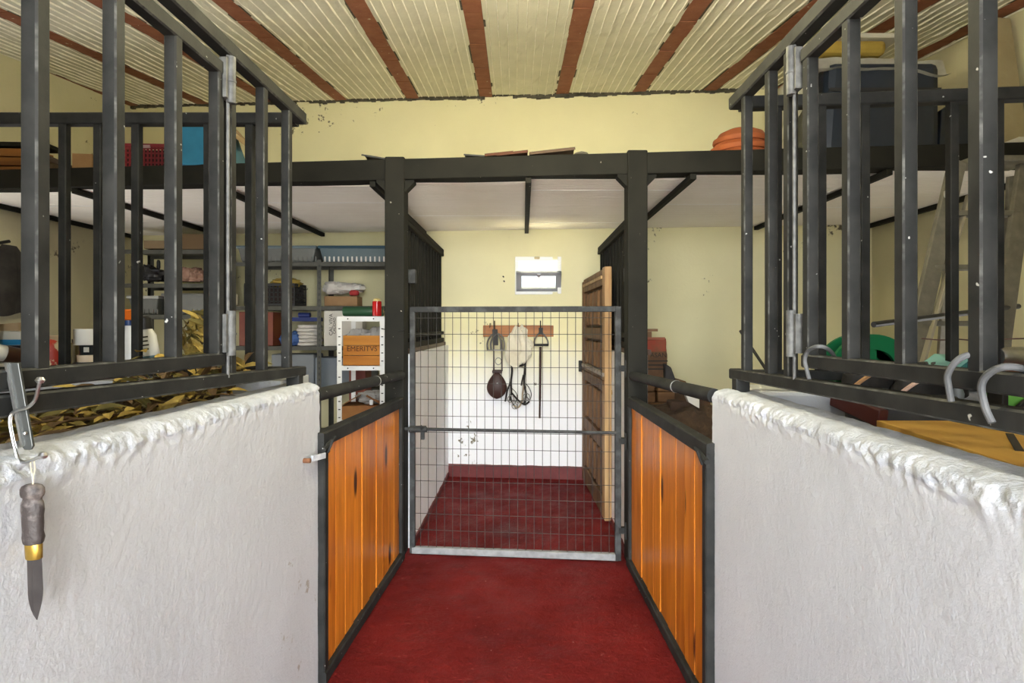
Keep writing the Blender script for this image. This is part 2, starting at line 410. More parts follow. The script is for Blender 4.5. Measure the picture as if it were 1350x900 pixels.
# ---- vent window in the back wall
win = thing('window_1', 'small white tilting vent window high on the back wall', 'window', ((wx0+wx1)/2, 5.25, wz0), kind='structure')
white_frame = M('white_window_paint', (.80,.80,.76), .4); grey_frame = M('grey_window_sash', (.42,.44,.45), .35, .3)
cx_ = (wx0+wx1)/2
def wall_bar(mb, px0, py0, px1, py1, yo, th):
    d = back((px0+px1)/2)+yo; a = at(px0, py0, d); b = at(px1, py1, d)
    mb.box(((a.x+b.x)/2, d+th/2, (a.z+b.z)/2), (abs(b.x-a.x), th, abs(b.z-a.z)))
mb = MB()
for q in ((679,338,740,344), (679,338,684,387), (735,338,740,387), (679,384,740,388)): wall_bar(mb, *q, -.012, .05)
mb.build('window_frame', white_frame, win, bevel=.004)
# hopper sash hinged at its lower edge, tilted inwards
dS = 5.25; zb = at(0, 384, dS).z; zt_y = at(0, 358, dS).z
tilt = math.radians(30); hs = .20
Ms = T((cx_, 5.245, zb)) @ RX(tilt)
wS = (wx1-wx0)+.02
sash = MB(Ms)
for c, s in (((0,0,.02),(wS,.03,.04)), ((0,0,hs-.02),(wS,.03,.04)), ((-wS/2+.025,0,hs/2),(.05,.03,hs)), ((wS/2-.025,0,hs/2),(.05,.03,hs))): sash.box(c, s)
so = sash.build('window_sash', grey_frame, win, bevel=.004)
gm = M('frosted_glass', (.85,.93,1.0), .25, spec=.5, trans=1.0)
MB(Ms).box((0,0,hs/2), (wS-.09, .005, hs-.07)).build('pane', gm, so)
mb = MB(Ms).box((0,-.02,hs-.03), (.03,.02,.02)).tube([(0,-.03,hs-.03),(0,-.035,hs-.055)], .004)
mb.build('latch', bright_metal, so)
MB().box((at(708,341,5.23).x, 5.225, at(0,340,5.23).z), (.05,.02,.02)).build('catch', M('dull_brass', (.35,.28,.14), .5, .5), win, bevel=.003)

# ---- corridor side walls: thick lime-washed masonry with a rounded crumbling top
def pony(name, side, xf, xn, zf, zn, d_far, d_near, label, th=.16):
    # xf/xn: inner face at the far and near end; profile goes up the inner face, over the top, down the stall face
    nl, npf = 540, 200
    prof = []
    for k in range(190): prof.append((0.0, k/189*0.955))
    for k in range(1, 8):
        a = k/8*PI/2; prof.append((.03*(1-math.cos(a)), .955+.03*math.sin(a)/1.15))
    for k in range(1, 7): prof.append((.03+(th-.06)*k/7, .981+.004*math.sin(k)))
    for k in range(0, 5):
        a = k/4*PI/2; prof.append((th-.03+.03*math.sin(a), .955+.026*math.cos(a)))
    prof += [(th, .7), (th, .35), (th, 0)]
    mb = MB(); vs = []; np_ = len(prof)
    for j in range(nl+1):
        t = j/nl; d = lerp(d_far, d_near, t); x0 = lerp(xf, xn, t); z0 = lerp(zf, zn, t)/.985
        for k, (u, v) in enumerate(prof):
            z = v*z0; x = x0+side*u
            amp = .0012
            edge = max(0, 1-abs(z-z0*.965)/.05)
            q = nz(d*5, z*5, side*3)*1.2+nz(d*24, z*24, 5)*.25+nz(d*62, z*62, 8)*.5
            off = amp*q
            chunk = nz(d*3.3, 7.7, side)*.5+.5
            off += edge*(.006*nz(d*22, z*40, 3+side)+.008*nz(d*48, z*70, 6))*(.35+1.3*chunk)
            x -= side*off; z += edge*.006*nz(d*15, u*60, 9)
            yd = d+edge*.006*nz(d*20, z*20, 2)
            if j == 0: yd += .008*nz(x*20, z*11, 4)+.006*nz(x*40, z*33, 1)
            vs.append((x, yd, max(z, 0)))
    fs = []; mi = []
    for j in range(nl):
        for k in range(np_-1):
            a = j*np_+k; q = (a, a+1, a+np_+1, a+np_)
            fs.append(q if side < 0 else q[::-1]); mi.append(1 if prof[k][1] > .945 else 0)
    mb.v = [Vector(p) for p in vs]; mb.f = [list(f) for f in fs]; mb.m = mi; mb.sm = [True]*len(fs)
    for e in (0, nl):                       # end caps
        c = [e*np_+k for k in range(np_)]
        if (e == 0) == (side < 0): c = c[::-1]
        mb.f.append(c[::-1] if False else c); mb.m.append(0); mb.sm.append(False)
    return struct(mb.build(name, [lime, crest_m], sharp=60), label, 'wall')
pony('wall_corridor_left', -1, -.80, -.851, 1.180, 1.202, 2.235, -.60, 'rough white low corridor wall with crumbling top, hung with the knife')
pony('wall_corridor_right', 1, .682, .762, 1.176, 1.149, 2.055, -.60, 'rough white low corridor wall beneath the three wire hooks')
# cross walls of the two box stalls (the long black rails stand on them)
mb = MB().grid(lambda u, v: (lerp(XL, -.95, u), 2.215+.006*nz(u*40, v*9, 1), v*1.186), 80, 12, smooth=True, flip=False)
mb.box(((XL-.95)/2, 2.37, .593), (-.95-XL, .29, 1.186))
struct(mb.build('wall_stall_left', lime), 'white low cross wall under the bottles and paint tins', 'wall')
mb = MB(); x0, x1 = .845, XR
mb.hexa([(x0, 2.06, 0), (x1, 1.90, 0), (x1, 2.16, 0), (x0, 2.32, 0)], [(x0, 2.06, 1.165), (x1, 1.90, 1.165), (x1, 2.16, 1.165), (x0, 2.32, 1.165)])
struct(mb.build('wall_stall_right', lime, bevel=.015), 'white low cross wall behind the black boots', 'wall')
# low walls of the middle stall
def stall_wall(name, xi, side, d0, label, th=.13, zt=1.225):
    d1 = backX(xi)+.01; mb = MB()
    def fn(u, v): return (xi-side*(.004*nz(u*14, v*9, side)+.003*nz(u*40, v*30, 2)), lerp(d0, d1, u)+(.012*nz(v*9, 3, 1) if u == 0 else 0), v*zt)
    mb.grid(fn, 60, 40, flip=(side > 0))
    mb.hexa(*( [[(a, b, z) for (a, b) in ((xi+.004*side, d0+.01), (xi+side*th, d0+.01), (xi+side*th, d1), (xi+.004*side, d1))][::(1 if side > 0 else -1)] for z in (0, zt)] ))
    return struct(mb.build(name, stallwhite, sharp=50), label, 'wall')
stall_wall('wall_middle_left', -.700, -1, 3.585, 'white low wall of the middle stall below the left inner grille')
stall_wall('wall_middle_right', .628, 1, 3.46, 'white low wall of the middle stall behind the old carved door')
# red painted skirting inside the middle stall
mb = MB()
n = 40
for k in range(n):
    a = lerp(-.70, .628, k/n); b = lerp(-.70, .628, (k+1)/n); h = .118+.004*nz(a*9, 0, 0)
    mb.hexa([(a, backX(a)-.012, 0), (b, backX(b)-.012, 0), (b, backX(b)+.01, 0), (a, backX(a)+.01, 0)], [(a, backX(a)-.004, h), (b, backX(b)-.004, h), (b, backX(b)+.01, h), (a, backX(a)+.01, h)])
struct(mb.build('baseboard_back', red_band), 'red painted skirting at the foot of the back wall', 'baseboard')
for nm, xi, s, d0, side in (('baseboard_left', -.700, 1, 3.6, 'left'), ('baseboard_right', .628, -1, 3.48, 'right')):
    mb = MB(); d1 = backX(xi)
    for k in range(n):
        a = lerp(d0, d1, k/n); b = lerp(d0, d1, (k+1)/n); h = .045+.006*nz(a*7, 2, 0)
        p = [(xi-.006*s, a), (xi+.010*s, a), (xi+.010*s, b), (xi-.006*s, b)][::s]
        mb.hexa([(x, y, 0) for x, y in p], [(x, y, h) for x, y in p])
    struct(mb.build(nm, red_band), 'red painted skirting along the %s wall of the middle stall' % side, 'baseboard')

# ================================================================== STEEL PORTAL, LOFT
portal = thing('steel_portal_frame', 'dark steel lintel beam on two square posts flanking the mesh gate', 'frame', (0, 3.388, 0))
mb = MB(); 
zB, zT = 2.292, 2.418
xa, xb = XL, XR
mb.hexa([(xa, facX(xa), zB), (xb, facX(xb), zB), (xb, facX(xb)+.12, zB), (xa, facX(xa)+.12, zB)], [(xa, facX(xa), zT), (xb, facX(xb), zT), (xb, facX(xb)+.12, zT), (xa, facX(xa)+.12, zT)])
mb.build('lintel_beam', steel_in, portal, bevel=.006)
for (pa, pb, nm) in ((507, 533, 'l'), (827.5, 854, 'r')):
    d = fac((pa+pb)/2)-.008; x0 = (pa-CX)/F*d; x1 = (pb-CX)/F*d
    MB().box(((x0+x1)/2, d+.06, 1.215), (x1-x0, .125, 2.43)).build('post', steel_in, portal, bevel=.008)
    for s in (-1, 1):                      # small corner gussets under the beam
        xe = x1 if s > 0 else x0
        MB().prism([(xe, d+.02, zB+.004), (xe+s*.055, d+.02, zB+.004), (xe+s*.055, d+.02, zB-.014), (xe, d+.02, zB-.07)][::-s], (0, .07, 0)).build('gusset', steel_in, portal)
seam_m = M('white_seam_sealant', (.92,.91,.88), .6)
loft = thing('loft_platform', 'white board loft on steel joists above the stalls', 'loft', (0, 4.3, 2.29))
jx = [-3.80, -2.89, -1.91, -.925, .03, .99, 2.07, 3.01]
for x in jx:
    MB().box((x, (facX(x)+.012+backX(x))/2, 2.272), (.036, backX(x)-facX(x)-.012, .034)).build('joist', steel_in, loft, bevel=.003)
for i in range(len(jx)-1):
    a, b = jx[i]+.002, jx[i+1]-.002
    if i == 0: a = XL
    if i == len(jx)-2: b = XR
    d0 = facX((a+b)/2)+.10; dE = backX((a+b)/2)+.03; k = [.42, 1.17, .48, 1.05, .28, .8, 1.0][i]
    cuts = [d0]
    while cuts[-1] < dE-.05: cuts.append(min(cuts[-1]+(k if len(cuts) == 1 else 1.17), dE))
    for c0, c1 in zip(cuts[:-1], cuts[1:]):
        mb = MB(); nr = max(1, int((c1-c0-.01)/.045)); zz = 2.290
        sec = []
        for r in range(nr):
            w_ = (c1-c0-.008)/nr; s0 = c0+.004+r*w_; e = .004*random.choice((1,1,1,1.8))
            sec += [(s0, zz+e), (s0+.005, zz), (s0+w_*.5, zz+.0015), (s0+w_-.005, zz), (s0+w_, zz+e)]
        vs = [(a, y, z) for y, z in sec]+[(b, y, z) for y, z in sec]; ns = len(sec)
        mb.add(vs, [(j, j+1, ns+j+1, ns+j) for j in range(ns-1)])
        mb.hexa([(a, c0+.004, zz+.004), (b, c0+.004, zz+.004), (b, c1-.004, zz+.004), (a, c1-.004, zz+.004)], [(a, c0+.004, zz+.12), (b, c0+.004, zz+.12), (b, c1-.004, zz+.12), (a, c1-.004, zz+.12)])
        lb_ = mb.build('loft_board', board_m, loft)
        if c1 < dE-.05: MB().box(((a+b)/2, c1, zz+.001), (b-a, .010, .006)).build('seam_strip', seam_m, lb_)
# ================================================================== GRILLES OVER THE CORRIDOR WALLS
hinge_m = M('grey_hinge_steel', (.06,.06,.056), .55, 0, (.14,.14,.13), 30, bump=(60,.5,.004))
def grille(side, X, d_far, d_near, bars_fixed, hinge_d, bars_leaf, z_bot, z_bot_n, label):
    root = thing('stall_grille', label, 'grille', (X, (d_far+d_near)/2, z_bot), 'black bar grilles along the corridor')
    s3 = .031
    ztop = 2.221
    MB().bar((X, d_far, ztop), (X, d_near, ztop), .044, .046, em=1).build('top_rail', [steel, worn_edge_glint], root)
    MB().bar((X, d_far, z_bot), (X, d_near, z_bot_n), .042, .038, em=1).build('bottom_rail', [steel, worn_edge_glint], root)
    zb = lambda d: lerp(z_bot, z_bot_n, (d_far-d)/(d_far-d_near))
    for d in bars_fixed:
        MB().bar((X, d, zb(d)), (X, d, ztop-.015), s3, s3, up=(0,1,0), em=1).build('bar', [steel, worn_edge_glint], root)
    MB().box((X, d_far-.06, z_bot-.035), (.05, .045, .05)).build('foot', steel, root, bevel=.004)
    # hinged leaf
    zl, zt2 = 1.305, 2.143
    lf = thing('leaf', '', '', (X, hinge_d-.05, zl)); del lf['label']; del lf['category']
    lf.parent = root; lf.location = lf.location-WL[root.name]
    dh = bars_leaf[0]
    MB().bar((X, dh+.018, zl), (X, d_near, zl+.012), .034, .036, em=1).build('leaf_bottom_rail', [steel, worn_edge_glint], lf)
    MB().bar((X, dh+.018, zt2), (X, d_near, zt2), .036, .040, em=1).build('leaf_top_rail', [steel, worn_edge_glint], lf)
    for d in bars_leaf:
        MB().bar((X, d, zl), (X, d, zt2-.008), s3, s3, up=(0,1,0), em=1).build('bar', [steel, worn_edge_glint], lf)
    # hinge barrels by the leaf, plus a rod standing in for its edge highlight
    xh = X-side*.028; hd = (hinge_d+dh)/2
    for z0, z1 in ((1.315, 1.445), (2.05, 2.185)):
        h = MB()
        h.tube([(xh, hd, z0), (xh, hd, z1)], .0125, 12); h.tube([(xh, hd, z0+.06), (xh, hd, z0+.066)], .0145, 12)
        h.box((xh+side*.012, hd, (z0+z1)/2), (.02, .05, z1-z0-.02))
        h.build('hinge', hinge_m, root)
    MB().tube([(xh+side*.01, hd, 1.25), (xh+side*.01, hd, 2.19)], .005, 8).build('edge_glint_rod', hinge_m, root)
    return root
gl = grille(-1, -.88, 2.25, -.58, [2.115, 1.913, 1.700], 1.69, [1.630, 1.430, 1.222, 1.026, .83, .63, .43, .23, .03, -.17, -.37], 1.224, 1.317,
            'black bar grille standing on the low wall above the hanging knife')
gr = grille(1, .78, 2.10, -.58, [1.985, 1.790, 1.660], 1.655, [1.545, 1.354, 1.160, .966, .77, .57, .37, .17, -.03, -.23, -.43], 1.226, 1.284,
            'black bar grille standing on the low wall hung with three wire hooks')
def cross_grille(x0, x1, dfn, xs, label):
    root = thing('cross_grille', label, 'grille', ((x0+x1)/2, dfn((x0+x1)/2), 1.2), 'black bar grilles across the stall fronts')
    MB().bar((x0, dfn(x0), 2.221), (x1, dfn(x1), 2.221), .044, .046).build('top_rail', [steel, worn_edge_glint], root)
    MB().bar((x0, dfn(x0), 1.222), (x1, dfn(x1), 1.222), .042, .036).build('bottom_rail', [steel, worn_edge_glint], root)
    for x in xs: MB().bar((x, dfn(x), 1.222), (x, dfn(x), 2.205), .031, .031, up=(0,1,0)).build('bar', [steel, worn_edge_glint], root)
    for x in (x0+.5*(x1-x0), x0+.97*(x1-x0)): MB().box((x, dfn(x), 1.193), (.05,.04,.05)).build('foot', steel, root)
    return root
cross_grille(-.90, XL, lambda x: 2.262, [-1.086, -1.25, -1.392, -1.536, -1.686, -1.824]+[-1.824-.145*k for k in range(1, 14)], 'black bar grille behind the paint tins and spray bottles')
cross_grille(.80, XR, lambda x: 2.105-.09*(x-.78), [.93, 1.085, 1.235, 1.39, 1.535, 1.685]+[1.685+.15*k for k in range(1, 8)], 'black bar grille in front of the aluminium stepladder')
# inner grilles on the low walls of the middle stall
def inner_grille(x, d0, d1, label):
    root = thing('inner_grille', label, 'grille', (x, (d0+d1)/2, 1.225), 'grilles inside the middle stall')
    s = 1 if x < 0 else -1
    MB().bar((x, d0, 2.10), (x, d1, 2.10), .045, .035).build('top_rail', steel_in, root)
    MB().bar((x+.02*s, d0, 2.055), (x+.02*s, d1-.1, 2.055), .035, .03).build('leaf_top_rail', steel_in, root)
    MB().bar((x, d0, 1.275), (x, d1, 1.275), .05, .04).build('bottom_rail', steel_in, root)
    MB().bar((x+.02*s, d0, 1.34), (x+.02*s, d1-.1, 1.34), .035, .03).build('leaf_bottom_rail', steel_in, root)
    MB().box((x-.02*s, (d0+d1)/2, 1.241), (.12, d1-d0, .030)).build('sill', wood('sill_wood', (.10,.05,.03), (.05,.025,.015), 'Y'), root)
    d = d0+.03
    while d < d1: MB().bar((x, d, 1.28), (x, d, 2.09), .03, .03, up=(0,1,0)).build('bar', steel_in, root); d += .142
    MB().box((x+.05*s, d0+.06, 1.72), (.05,.05,.09)).build('latch', gate_steel, root, bevel=.006)
    return root
inner_grille(-.765, 3.60, backX(-.765)-.01, 'dark bar grille above the wall of the middle stall, nearest the shelving')
inner_grille(.70, 3.47, backX(.70)-.01, 'dark bar grille above the wall of the middle stall, behind the old door')

# ================================================================== PINE PANELS AND PIPE RAILS
def pine_panel(Pn, Pf, side, zn, zf, label, nplank=10):
    # Pn, Pf: (x, d) near and far foot; side: -1 left, +1 right
    root = thing('pine_panel', label, 'panel', ((Pn[0]+Pf[0])/2, (Pn[1]+Pf[1])/2, 0), 'pine plank panels along the corridor')
    a = Vector((Pn[0], Pn[1], 0)); b = Vector((Pf[0], Pf[1], 0)); nrm = Vector((side, 0, 0))
    fw = .045
    def pt(t, z, o=0): p = a.lerp(b, t); return Vector((p.x+side*o, p.y, z))
    ze = lambda t: lerp(zn, zf, t)
    L_ = (b-a).length; m0, m1 = fw/L_, 1-fw*.8/L_
    for k in range(nplank):
        t0 = lerp(m0, m1, k/nplank)+.0022/L_; t1 = lerp(m0, m1, (k+1)/nplank)-.0022/L_
        o = .006+random.uniform(-.0025, .0025); th = .022
        bo = [pt(t0, .05, o), pt(t1, .05, o), pt(t1, .05, o+th), pt(t0, .05, o+th)]
        to = [pt(t0, ze(t0), o), pt(t1, ze(t1), o), pt(t1, ze(t1), o+th), pt(t0, ze(t0), o+th)]
        if side < 0: bo.reverse(); to.reverse()
        MB().hexa(bo[::-1], to[::-1]).build('plank', pine, root, bevel=.0035)
    # dark backing seen in the joints
    bo = [pt(m0, .05, .030), pt(m1, .05, .030), pt(m1, .05, .036), pt(m0, .05, .036)]; to = [p+Vector((0,0,ze(.5)-.06)) for p in bo]
    MB().hexa(bo if side < 0 else bo[::-1], to if side < 0 else to[::-1]).build('backing', steel, root)
    MB().bar(pt(0, ze(0)+.028, .016), pt(1, ze(1)+.028, .016), .05, .058).build('top_rail', steel, root)
    MB().bar(pt(0, .028, .012), pt(1, .028, .012), .06, .05).build('bottom_rail', steel, root)
    MB().bar(pt(.5*m0, 0, .014), pt(.5*m0, ze(0), .014), fw, .05, up=(1,0,0)).build('end_stile', steel, root)
    MB().bar(pt(1-.4*fw/L_, 0, .014), pt(1-.4*fw/L_, ze(1), .014), fw*.8, .05, up=(1,0,0)).build('end_stile', steel, root)
    lt = MB()
    p = pt(.5*m0+.005, ze(0)-.005, -.012)
    lt.tube([p+Vector((0,-.05,.0)), p+Vector((0,.05,.02))], .010, 8); lt.tube([p+Vector((0,0,-.02)), p+Vector((-side*.02,.0,.03)), p+Vector((-side*.02,.03,.035))], .006, 8)
    lt.box(p+Vector((side*.008,.0,0)), (.012,.07,.05)); lt.build('latch', steel, root)
    return root
pine_panel((-.785, 2.215), (-.728, 3.412), -1, .928, .916, 'varnished pine panel in black steel frame below the white slotted rack')
pine_panel((.662, 2.03), (.618, 3.325), 1, .925, .934, 'varnished pine panel in black steel frame below the feed sack')
def pipe(p0, p1, label, ring):
    r = thing('pipe_rail', label, 'rail', ((p0[0]+p1[0])/2, (p0[1]+p1[1])/2, min(p0[2], p1[2])), 'black pipe rails above the pine panels')
    MB().tube([p0, p1], .027, 16).build('pipe', steel, r)
    p = Vector(p0).lerp(Vector(p1), ring); d = (Vector(p1)-Vector(p0)).normalized()
    MB().tube([p-d*.003, p+d*.003], .0285, 16).build('wire_wrap', bright_metal, r)
pipe((-.83, 2.262, 1.125), (-.735, 3.41, 1.108), 'black pipe rail crossing in front of the white slotted rack', .62)
pipe((.70, 2.085, 1.145), (.64, 3.33, 1.11), 'black pipe rail crossing in front of the feed sack', .35)

# ================================================================== MESH GATE
gate = thing('mesh_gate', 'grey steel gate filled with fine wire mesh across the middle stall', 'gate', (0, 3.45, 0))
gL = Vector((at(544, 0, fac(544)+.045).x, fac(544)+.045, 0)); gR = Vector((at(814.5, 0, fac(814)+.045).x, fac(814)+.045, 0))
def gp(t, z): p = gL.lerp(gR, t); return Vector((p.x, p.y, z))
gb, gt = .030, 1.503
MB().bar(gp(0, gb-.017), gp(0, gt+.015), .032, .032, up=(0,1,0)).build('stile', gate_steel, gate)
MB().bar(gp(1, gb-.017), gp(1, gt+.015), .036, .036, up=(0,1,0)).build('stile', gate_steel, gate)
MB().bar(gp(0, gt), gp(1, gt), .032, .034).build('top_rail', gate_steel, gate)
MB().bar(gp(0, gb), gp(1, gb), .034, .040).build('bottom_rail', galv, gate)
wl_ = (gR-gL).length
nv = 25
for k in range(1, nv):
    t = k/nv+random.uniform(-.0006,.0006)
    MB().tube([gp(t, gb), gp(t+random.uniform(-.001,.001), gt)], .0019, 5).build('vertical_wire', wire_m, gate)
for k in range(1, 15):
    z = gb+.024+k*.0998
    if z > gt-.02: break
    pts = [gp(t, z+.0025*nz(t*3, k*1.7, 2)) for t in (0, .25, .5, .75, 1)]
    MB().tube(pts, .0019, 5).build('horizontal_wire', wire_m, gate)
MB().tube([gp(-.035, .776)+Vector((0,-.03,0)), gp(.99, .772)+Vector((0,-.03,0))], .0095, 10).build('slide_bolt', gate_steel, gate)
lt = MB()
q = gp(.03, .776)+Vector((0,-.03,0))
lt.box(q, (.10,.035,.035)); lt.tube([q+Vector((-.05,-.02,0)), q+Vector((.06,-.02,0))], .016, 10); lt.box(q+Vector((.035,-.02,-.035)), (.02,.02,.05)); lt.tube([q+Vector((.03,-.03,.0)), q+Vector((.03,-.05,.03))], .006, 8)
lt.build('bolt_latch', gate_steel, gate, bevel=.003)
for z in (.19, .72, 1.15):
    hg = MB(); q = gp(1.03, z); hg.tube([q+Vector((.012,-.01,-.05)), q+Vector((.012,-.01,.05))], .013, 10); hg.box(q+Vector((-.01,0,0)), (.05,.03,.035))
    hg.build('hinge', steel, gate)

# ================================================================== OLD CARVED DOOR in the middle stall
old = thing('carved_door', 'old weathered brown wooden door with carved panels standing open inside the stall', 'door', (.55, 4.6, 0))
ow = wood('old_door_wood', (.20,.105,.045), (.085,.042,.020), 'Z', 8, 10, .65, None, .3, .25)
ow_shade = wood('old_door_shade_wood', (.075,.038,.018), (.04,.02,.01), 'Z', 8, 10, .7, None, .2, .2)  # darker door wood: shade of the recesses between carved panels painted in
owl = wood('old_door_pale_wood', (.52,.35,.17), (.33,.19,.085), 'Z', 7, 10, .6, ((.07,.035,.015), 9, .05), .25, .15)
dn, dfr = Vector((.576, 4.03, 0)), Vector((.535, 5.19, 0)); th_ = Vector((.05, .002, 0))
def dp(t, z, o=0): p = dn.lerp(dfr, t); return Vector((p.x-o, p.y, z))
zd0 = .02; ztop_n, ztop_f = 1.825, 1.80
def slab(t0, t1, z0, z1, o, mat, name, par, bevel=.004):
    bo = [dp(t0, z0, o), dp(t0, z0)+th_, dp(t1, z0)+th_, dp(t1, z0, o)]; to = [dp(t0, z1, o), dp(t0, z1)+th_, dp(t1, z1)+th_, dp(t1, z1, o)]
    return MB().hexa(bo, to).build(name, mat, par, bevel=bevel)
slab(0, .085, zd0, ztop_n, .0, owl, 'stile', old); slab(.915, 1, zd0, ztop_f, 0, ow, 'stile', old)
zr = [(.02,.16), (.50,.60), (.93,1.06), (1.30,1.39), (1.70,1.815)]
for a, b in zr: slab(.085, .915, a, b, -.001, ow, 'rail', old)
for (a, b) in zip(zr[:-1], zr[1:]):
    z0, z1 = a[1], b[0]
    slab(.085, .915, z0, z1, -.036, ow_shade, 'backing_panel', old)
    for k in range(5):
        t0 = .105+k*.163; t1 = t0+.092
        pn = slab(t0, t1, z0+.02, z1-.02, -.003, ow, 'carved_panel', old, .014)
for z, mt in ((1.04, bright_metal), (.985, ow)):
    slab(.02, .98, z, z+.028, .012, M('worn_paint_strip', (.42,.38,.33), .8, 0, (.12,.08,.05), 30) if mt is bright_metal else mt, 'batten', old, .003)
slab(.09, .91, 1.745, 1.77, .010, owl, 'moulding', old, .004)
MB().box(dp(.97, 1.04, .02), (.03,.04,.10)).build('iron_strap', steel, old, bevel=.004)
MB().lathe([(0,-.02),(.018,-.012),(.02,0),(.018,.012),(0,.02)], dp(.02, .93, -.055), n=12).build('knob', M('old_brass', (.30,.20,.08), .5, .7), old)

# ================================================================== COAT RACK AND TACK
dR = back(683)-.015
rack = thing('hook_rail', 'short brown wooden hook rail on the back wall above the red floor', 'rack', at(683, 443, dR))
a, b = at(637, 443.8, dR), at(730, 428.7, dR)
MB().box(((a.x+b.x)/2, dR-.0, (a.z+b.z)/2), (b.x-a.x, .03, b.z-a.z)).build('board', wood('rack_wood', (.40,.16,.04), (.25,.09,.025), 'X', 8, 10), rack, bevel=.004)
hooks = [(652, 424), (683, 427), (712.5, 424)]
dH = dR-.03
def on(px, py, o=0): return at(px, py, dH-o)
for hx, hy in hooks:
    MB().tube(curve_pts([on(hx, hy+14, -.01), on(hx, hy+6), on(hx, hy-1, .0), on(hx, hy+4, .02), on(hx, hy+9, .04), on(hx, hy+10, .06), on(hx, hy+6, .07)], 4), .005, 8).build('hook', steel, rack)
MB().tube([on(645.5, 432), on(646, 426, .0), on(647, 426, .01), on(647, 431, .012)], .003, 6).build('nail', steel, rack)
tack_metal = M('dull_tack_metal', (.22,.21,.19), .4, .5, (.12,.115,.10), 40)
leather = M('dark_brown_leather', (.032,.014,.012), .45, 0, (.055,.026,.02), 8, bump=(60,.2,.003), spec=.25)
blackl = M('black_leather', (.012,.011,.010), .5, 0, (.028,.025,.022), 14, bump=(80,.2,.002), spec=.2)
tanl = M('pale_worn_leather', (.38,.30,.19), .6, 0, (.22,.16,.09), 18)
# stirrup and leather pouch on the first hook
st = thing('stirrup_with_pouch', 'pair of metal stirrups with a round dark brown leather pouch on the first hook', 'tack', on(655, 526, .05))
for dx, o in ((0, .055), (4.5, .075)):
    x = 652+dx
    MB().tube(curve_pts([on(x-9, 461, o), on(x-9.5, 452, o), on(x-6, 444, o), on(x, 440, o), on(x+6, 444, o), on(x+8.5, 452, o), on(x+8, 461, o)], 5), .008, 8).build('stirrup_iron', tack_metal, st)
    MB().box(on(x-.5, 461.5, o), (.13,.045,.012)).build('foot_plate', tack_metal, st, bevel=.004)
MB().prism([on(649, 434, .07), on(656, 434, .07), on(657, 455, .07), on(650, 455, .07)], (0, -.012, 0)).build('strap', blackl, st)
for x in (650.8, 661.5): MB().bar(on(x, 448, .06), on(x+.5, 489, .06), .012, .004).build('strap', leather, st)
MB().tube(curve_pts([on(657+4*math.cos(t), 476+4.5*math.sin(t), .07) for t in [k*PI/6 for k in range(13)]], 2), .0035, 6).build('ring', tack_metal, st)
pc = on(655, 508, .055)
def pouch(u, v):
    a = u*2*PI; z = (v-.5)
    w_ = math.sin(PI*min(1, max(0, v)))**.6*(1.12-.42*v); 
    return (pc.x+.098*w_*math.cos(a), pc.y+.035*w_*math.sin(a), pc.z+.125*2*z*.98)
MB().grid(pouch, 28, 18, flip=False).build('pouch', leather, st)
MB().box(on(655.5, 489.5, .055), (.09,.045,.03)).build('pouch_collar', leather, st, bevel=.01)
MB().lathe([(0,-.006),(.008,-.003),(.008,.003),(0,.006)], on(655.5, 505, .094), n=10).build('stud', bright_metal, st)
# cream cloth cap on the middle hook
cl = MB()
c0 = on(683.5, 457, .04)
def cap(u, v):
    a = u*2*PI; wv = .045+.075*min(1, v*1.6)**.8
    if v > .75: wv *= 1-.55*((v-.75)/.25)**2
    f = 1+.12*math.sin(3*a+v*4)+.10*math.sin(7*a+2*v)+.35*nz(math.cos(a)*2.2, math.sin(a)*2.2, v*5)+.2*nz(math.cos(a)*5, math.sin(a)*5, v*11)
    return (c0.x+wv*math.cos(a)*f*.92, c0.y+.038*math.sin(a)*f, c0.z+.175-.345*v+.022*math.sin(2*a+v*3)+.02*nz(a*2, v*6, 4))
cl.grid(cap, 36, 20, flip=True)
tag(cl.build('cloth_hood', M('cream_cloth', (.74,.70,.56), .9, 0, (.60,.54,.40), 9, bump=(40,.5,.01))), 'crumpled cream cloth hood hanging on the middle hook', 'cloth')
# bridle hanging below the cloth
br = thing('bridle', 'black leather bridle with bit rings hanging below the cream cloth', 'tack', on(684, 538, .03))
def strap(pts, w_=.016, th=.006, mat=blackl, name='strap', o=.035):
    P_ = curve_pts([on(x, y, o+(k if len(q) > 2 else 0)) for q in pts for (x, y, k) in [(q[0], q[1], q[2] if len(q) > 2 else 0)]], 5)
    MB().tube(P_, [w_/2]*len(P_), 6).build(name, mat, br)
strap([(674, 477), (675, 489), (673.5, 503), (674, 517), (672, 528)], .020, name='cheek_strap')
strap([(693, 474), (692, 488), (691, 505), (693.5, 520), (691, 532)], .020, name='cheek_strap')
strap([(674, 476), (679, 481), (686, 482), (692, 479), (694, 473)], .020, name='brow_band')
strap([(674, 517), (679, 523), (685, 529), (692, 533), (698, 529)], .018, name='nose_band')
strap([(691, 505), (689, 518), (688, 529), (683, 537), (677, 534)], .016, mat=tanl, name='throat_strap')
strap([(673.5, 503), (669, 514), (667, 524), (666, 529)], .016, name='rein')
strap([(672, 520), (675, 530), (679, 536), (681, 539)], .015, name='rein')
strap([(693, 505), (698, 512), (700.5, 520), (698, 527), (694, 522)], .008, name='rein')
strap([(675, 512), (680, 517), (682, 524), (679, 531)], .007, name='rein')
strap([(690, 494), (688, 503), (687, 508)], .013, name='buckle_strap')
for x, y, r in ((673.5, 526, 4.2), (694, 523, 4.2), (678.5, 535, 3.5)):
    MB().tube([on(x+r*math.cos(k*PI/8), y+r*1.1*math.sin(k*PI/8), .05) for k in range(16)], .004, 6, True).build('bit_ring', tack_metal, br)
MB().tube([on(674, 527, .05), on(684, 531, .06), on(694, 524, .05)], .005, 6).build('bit', tack_metal, br)
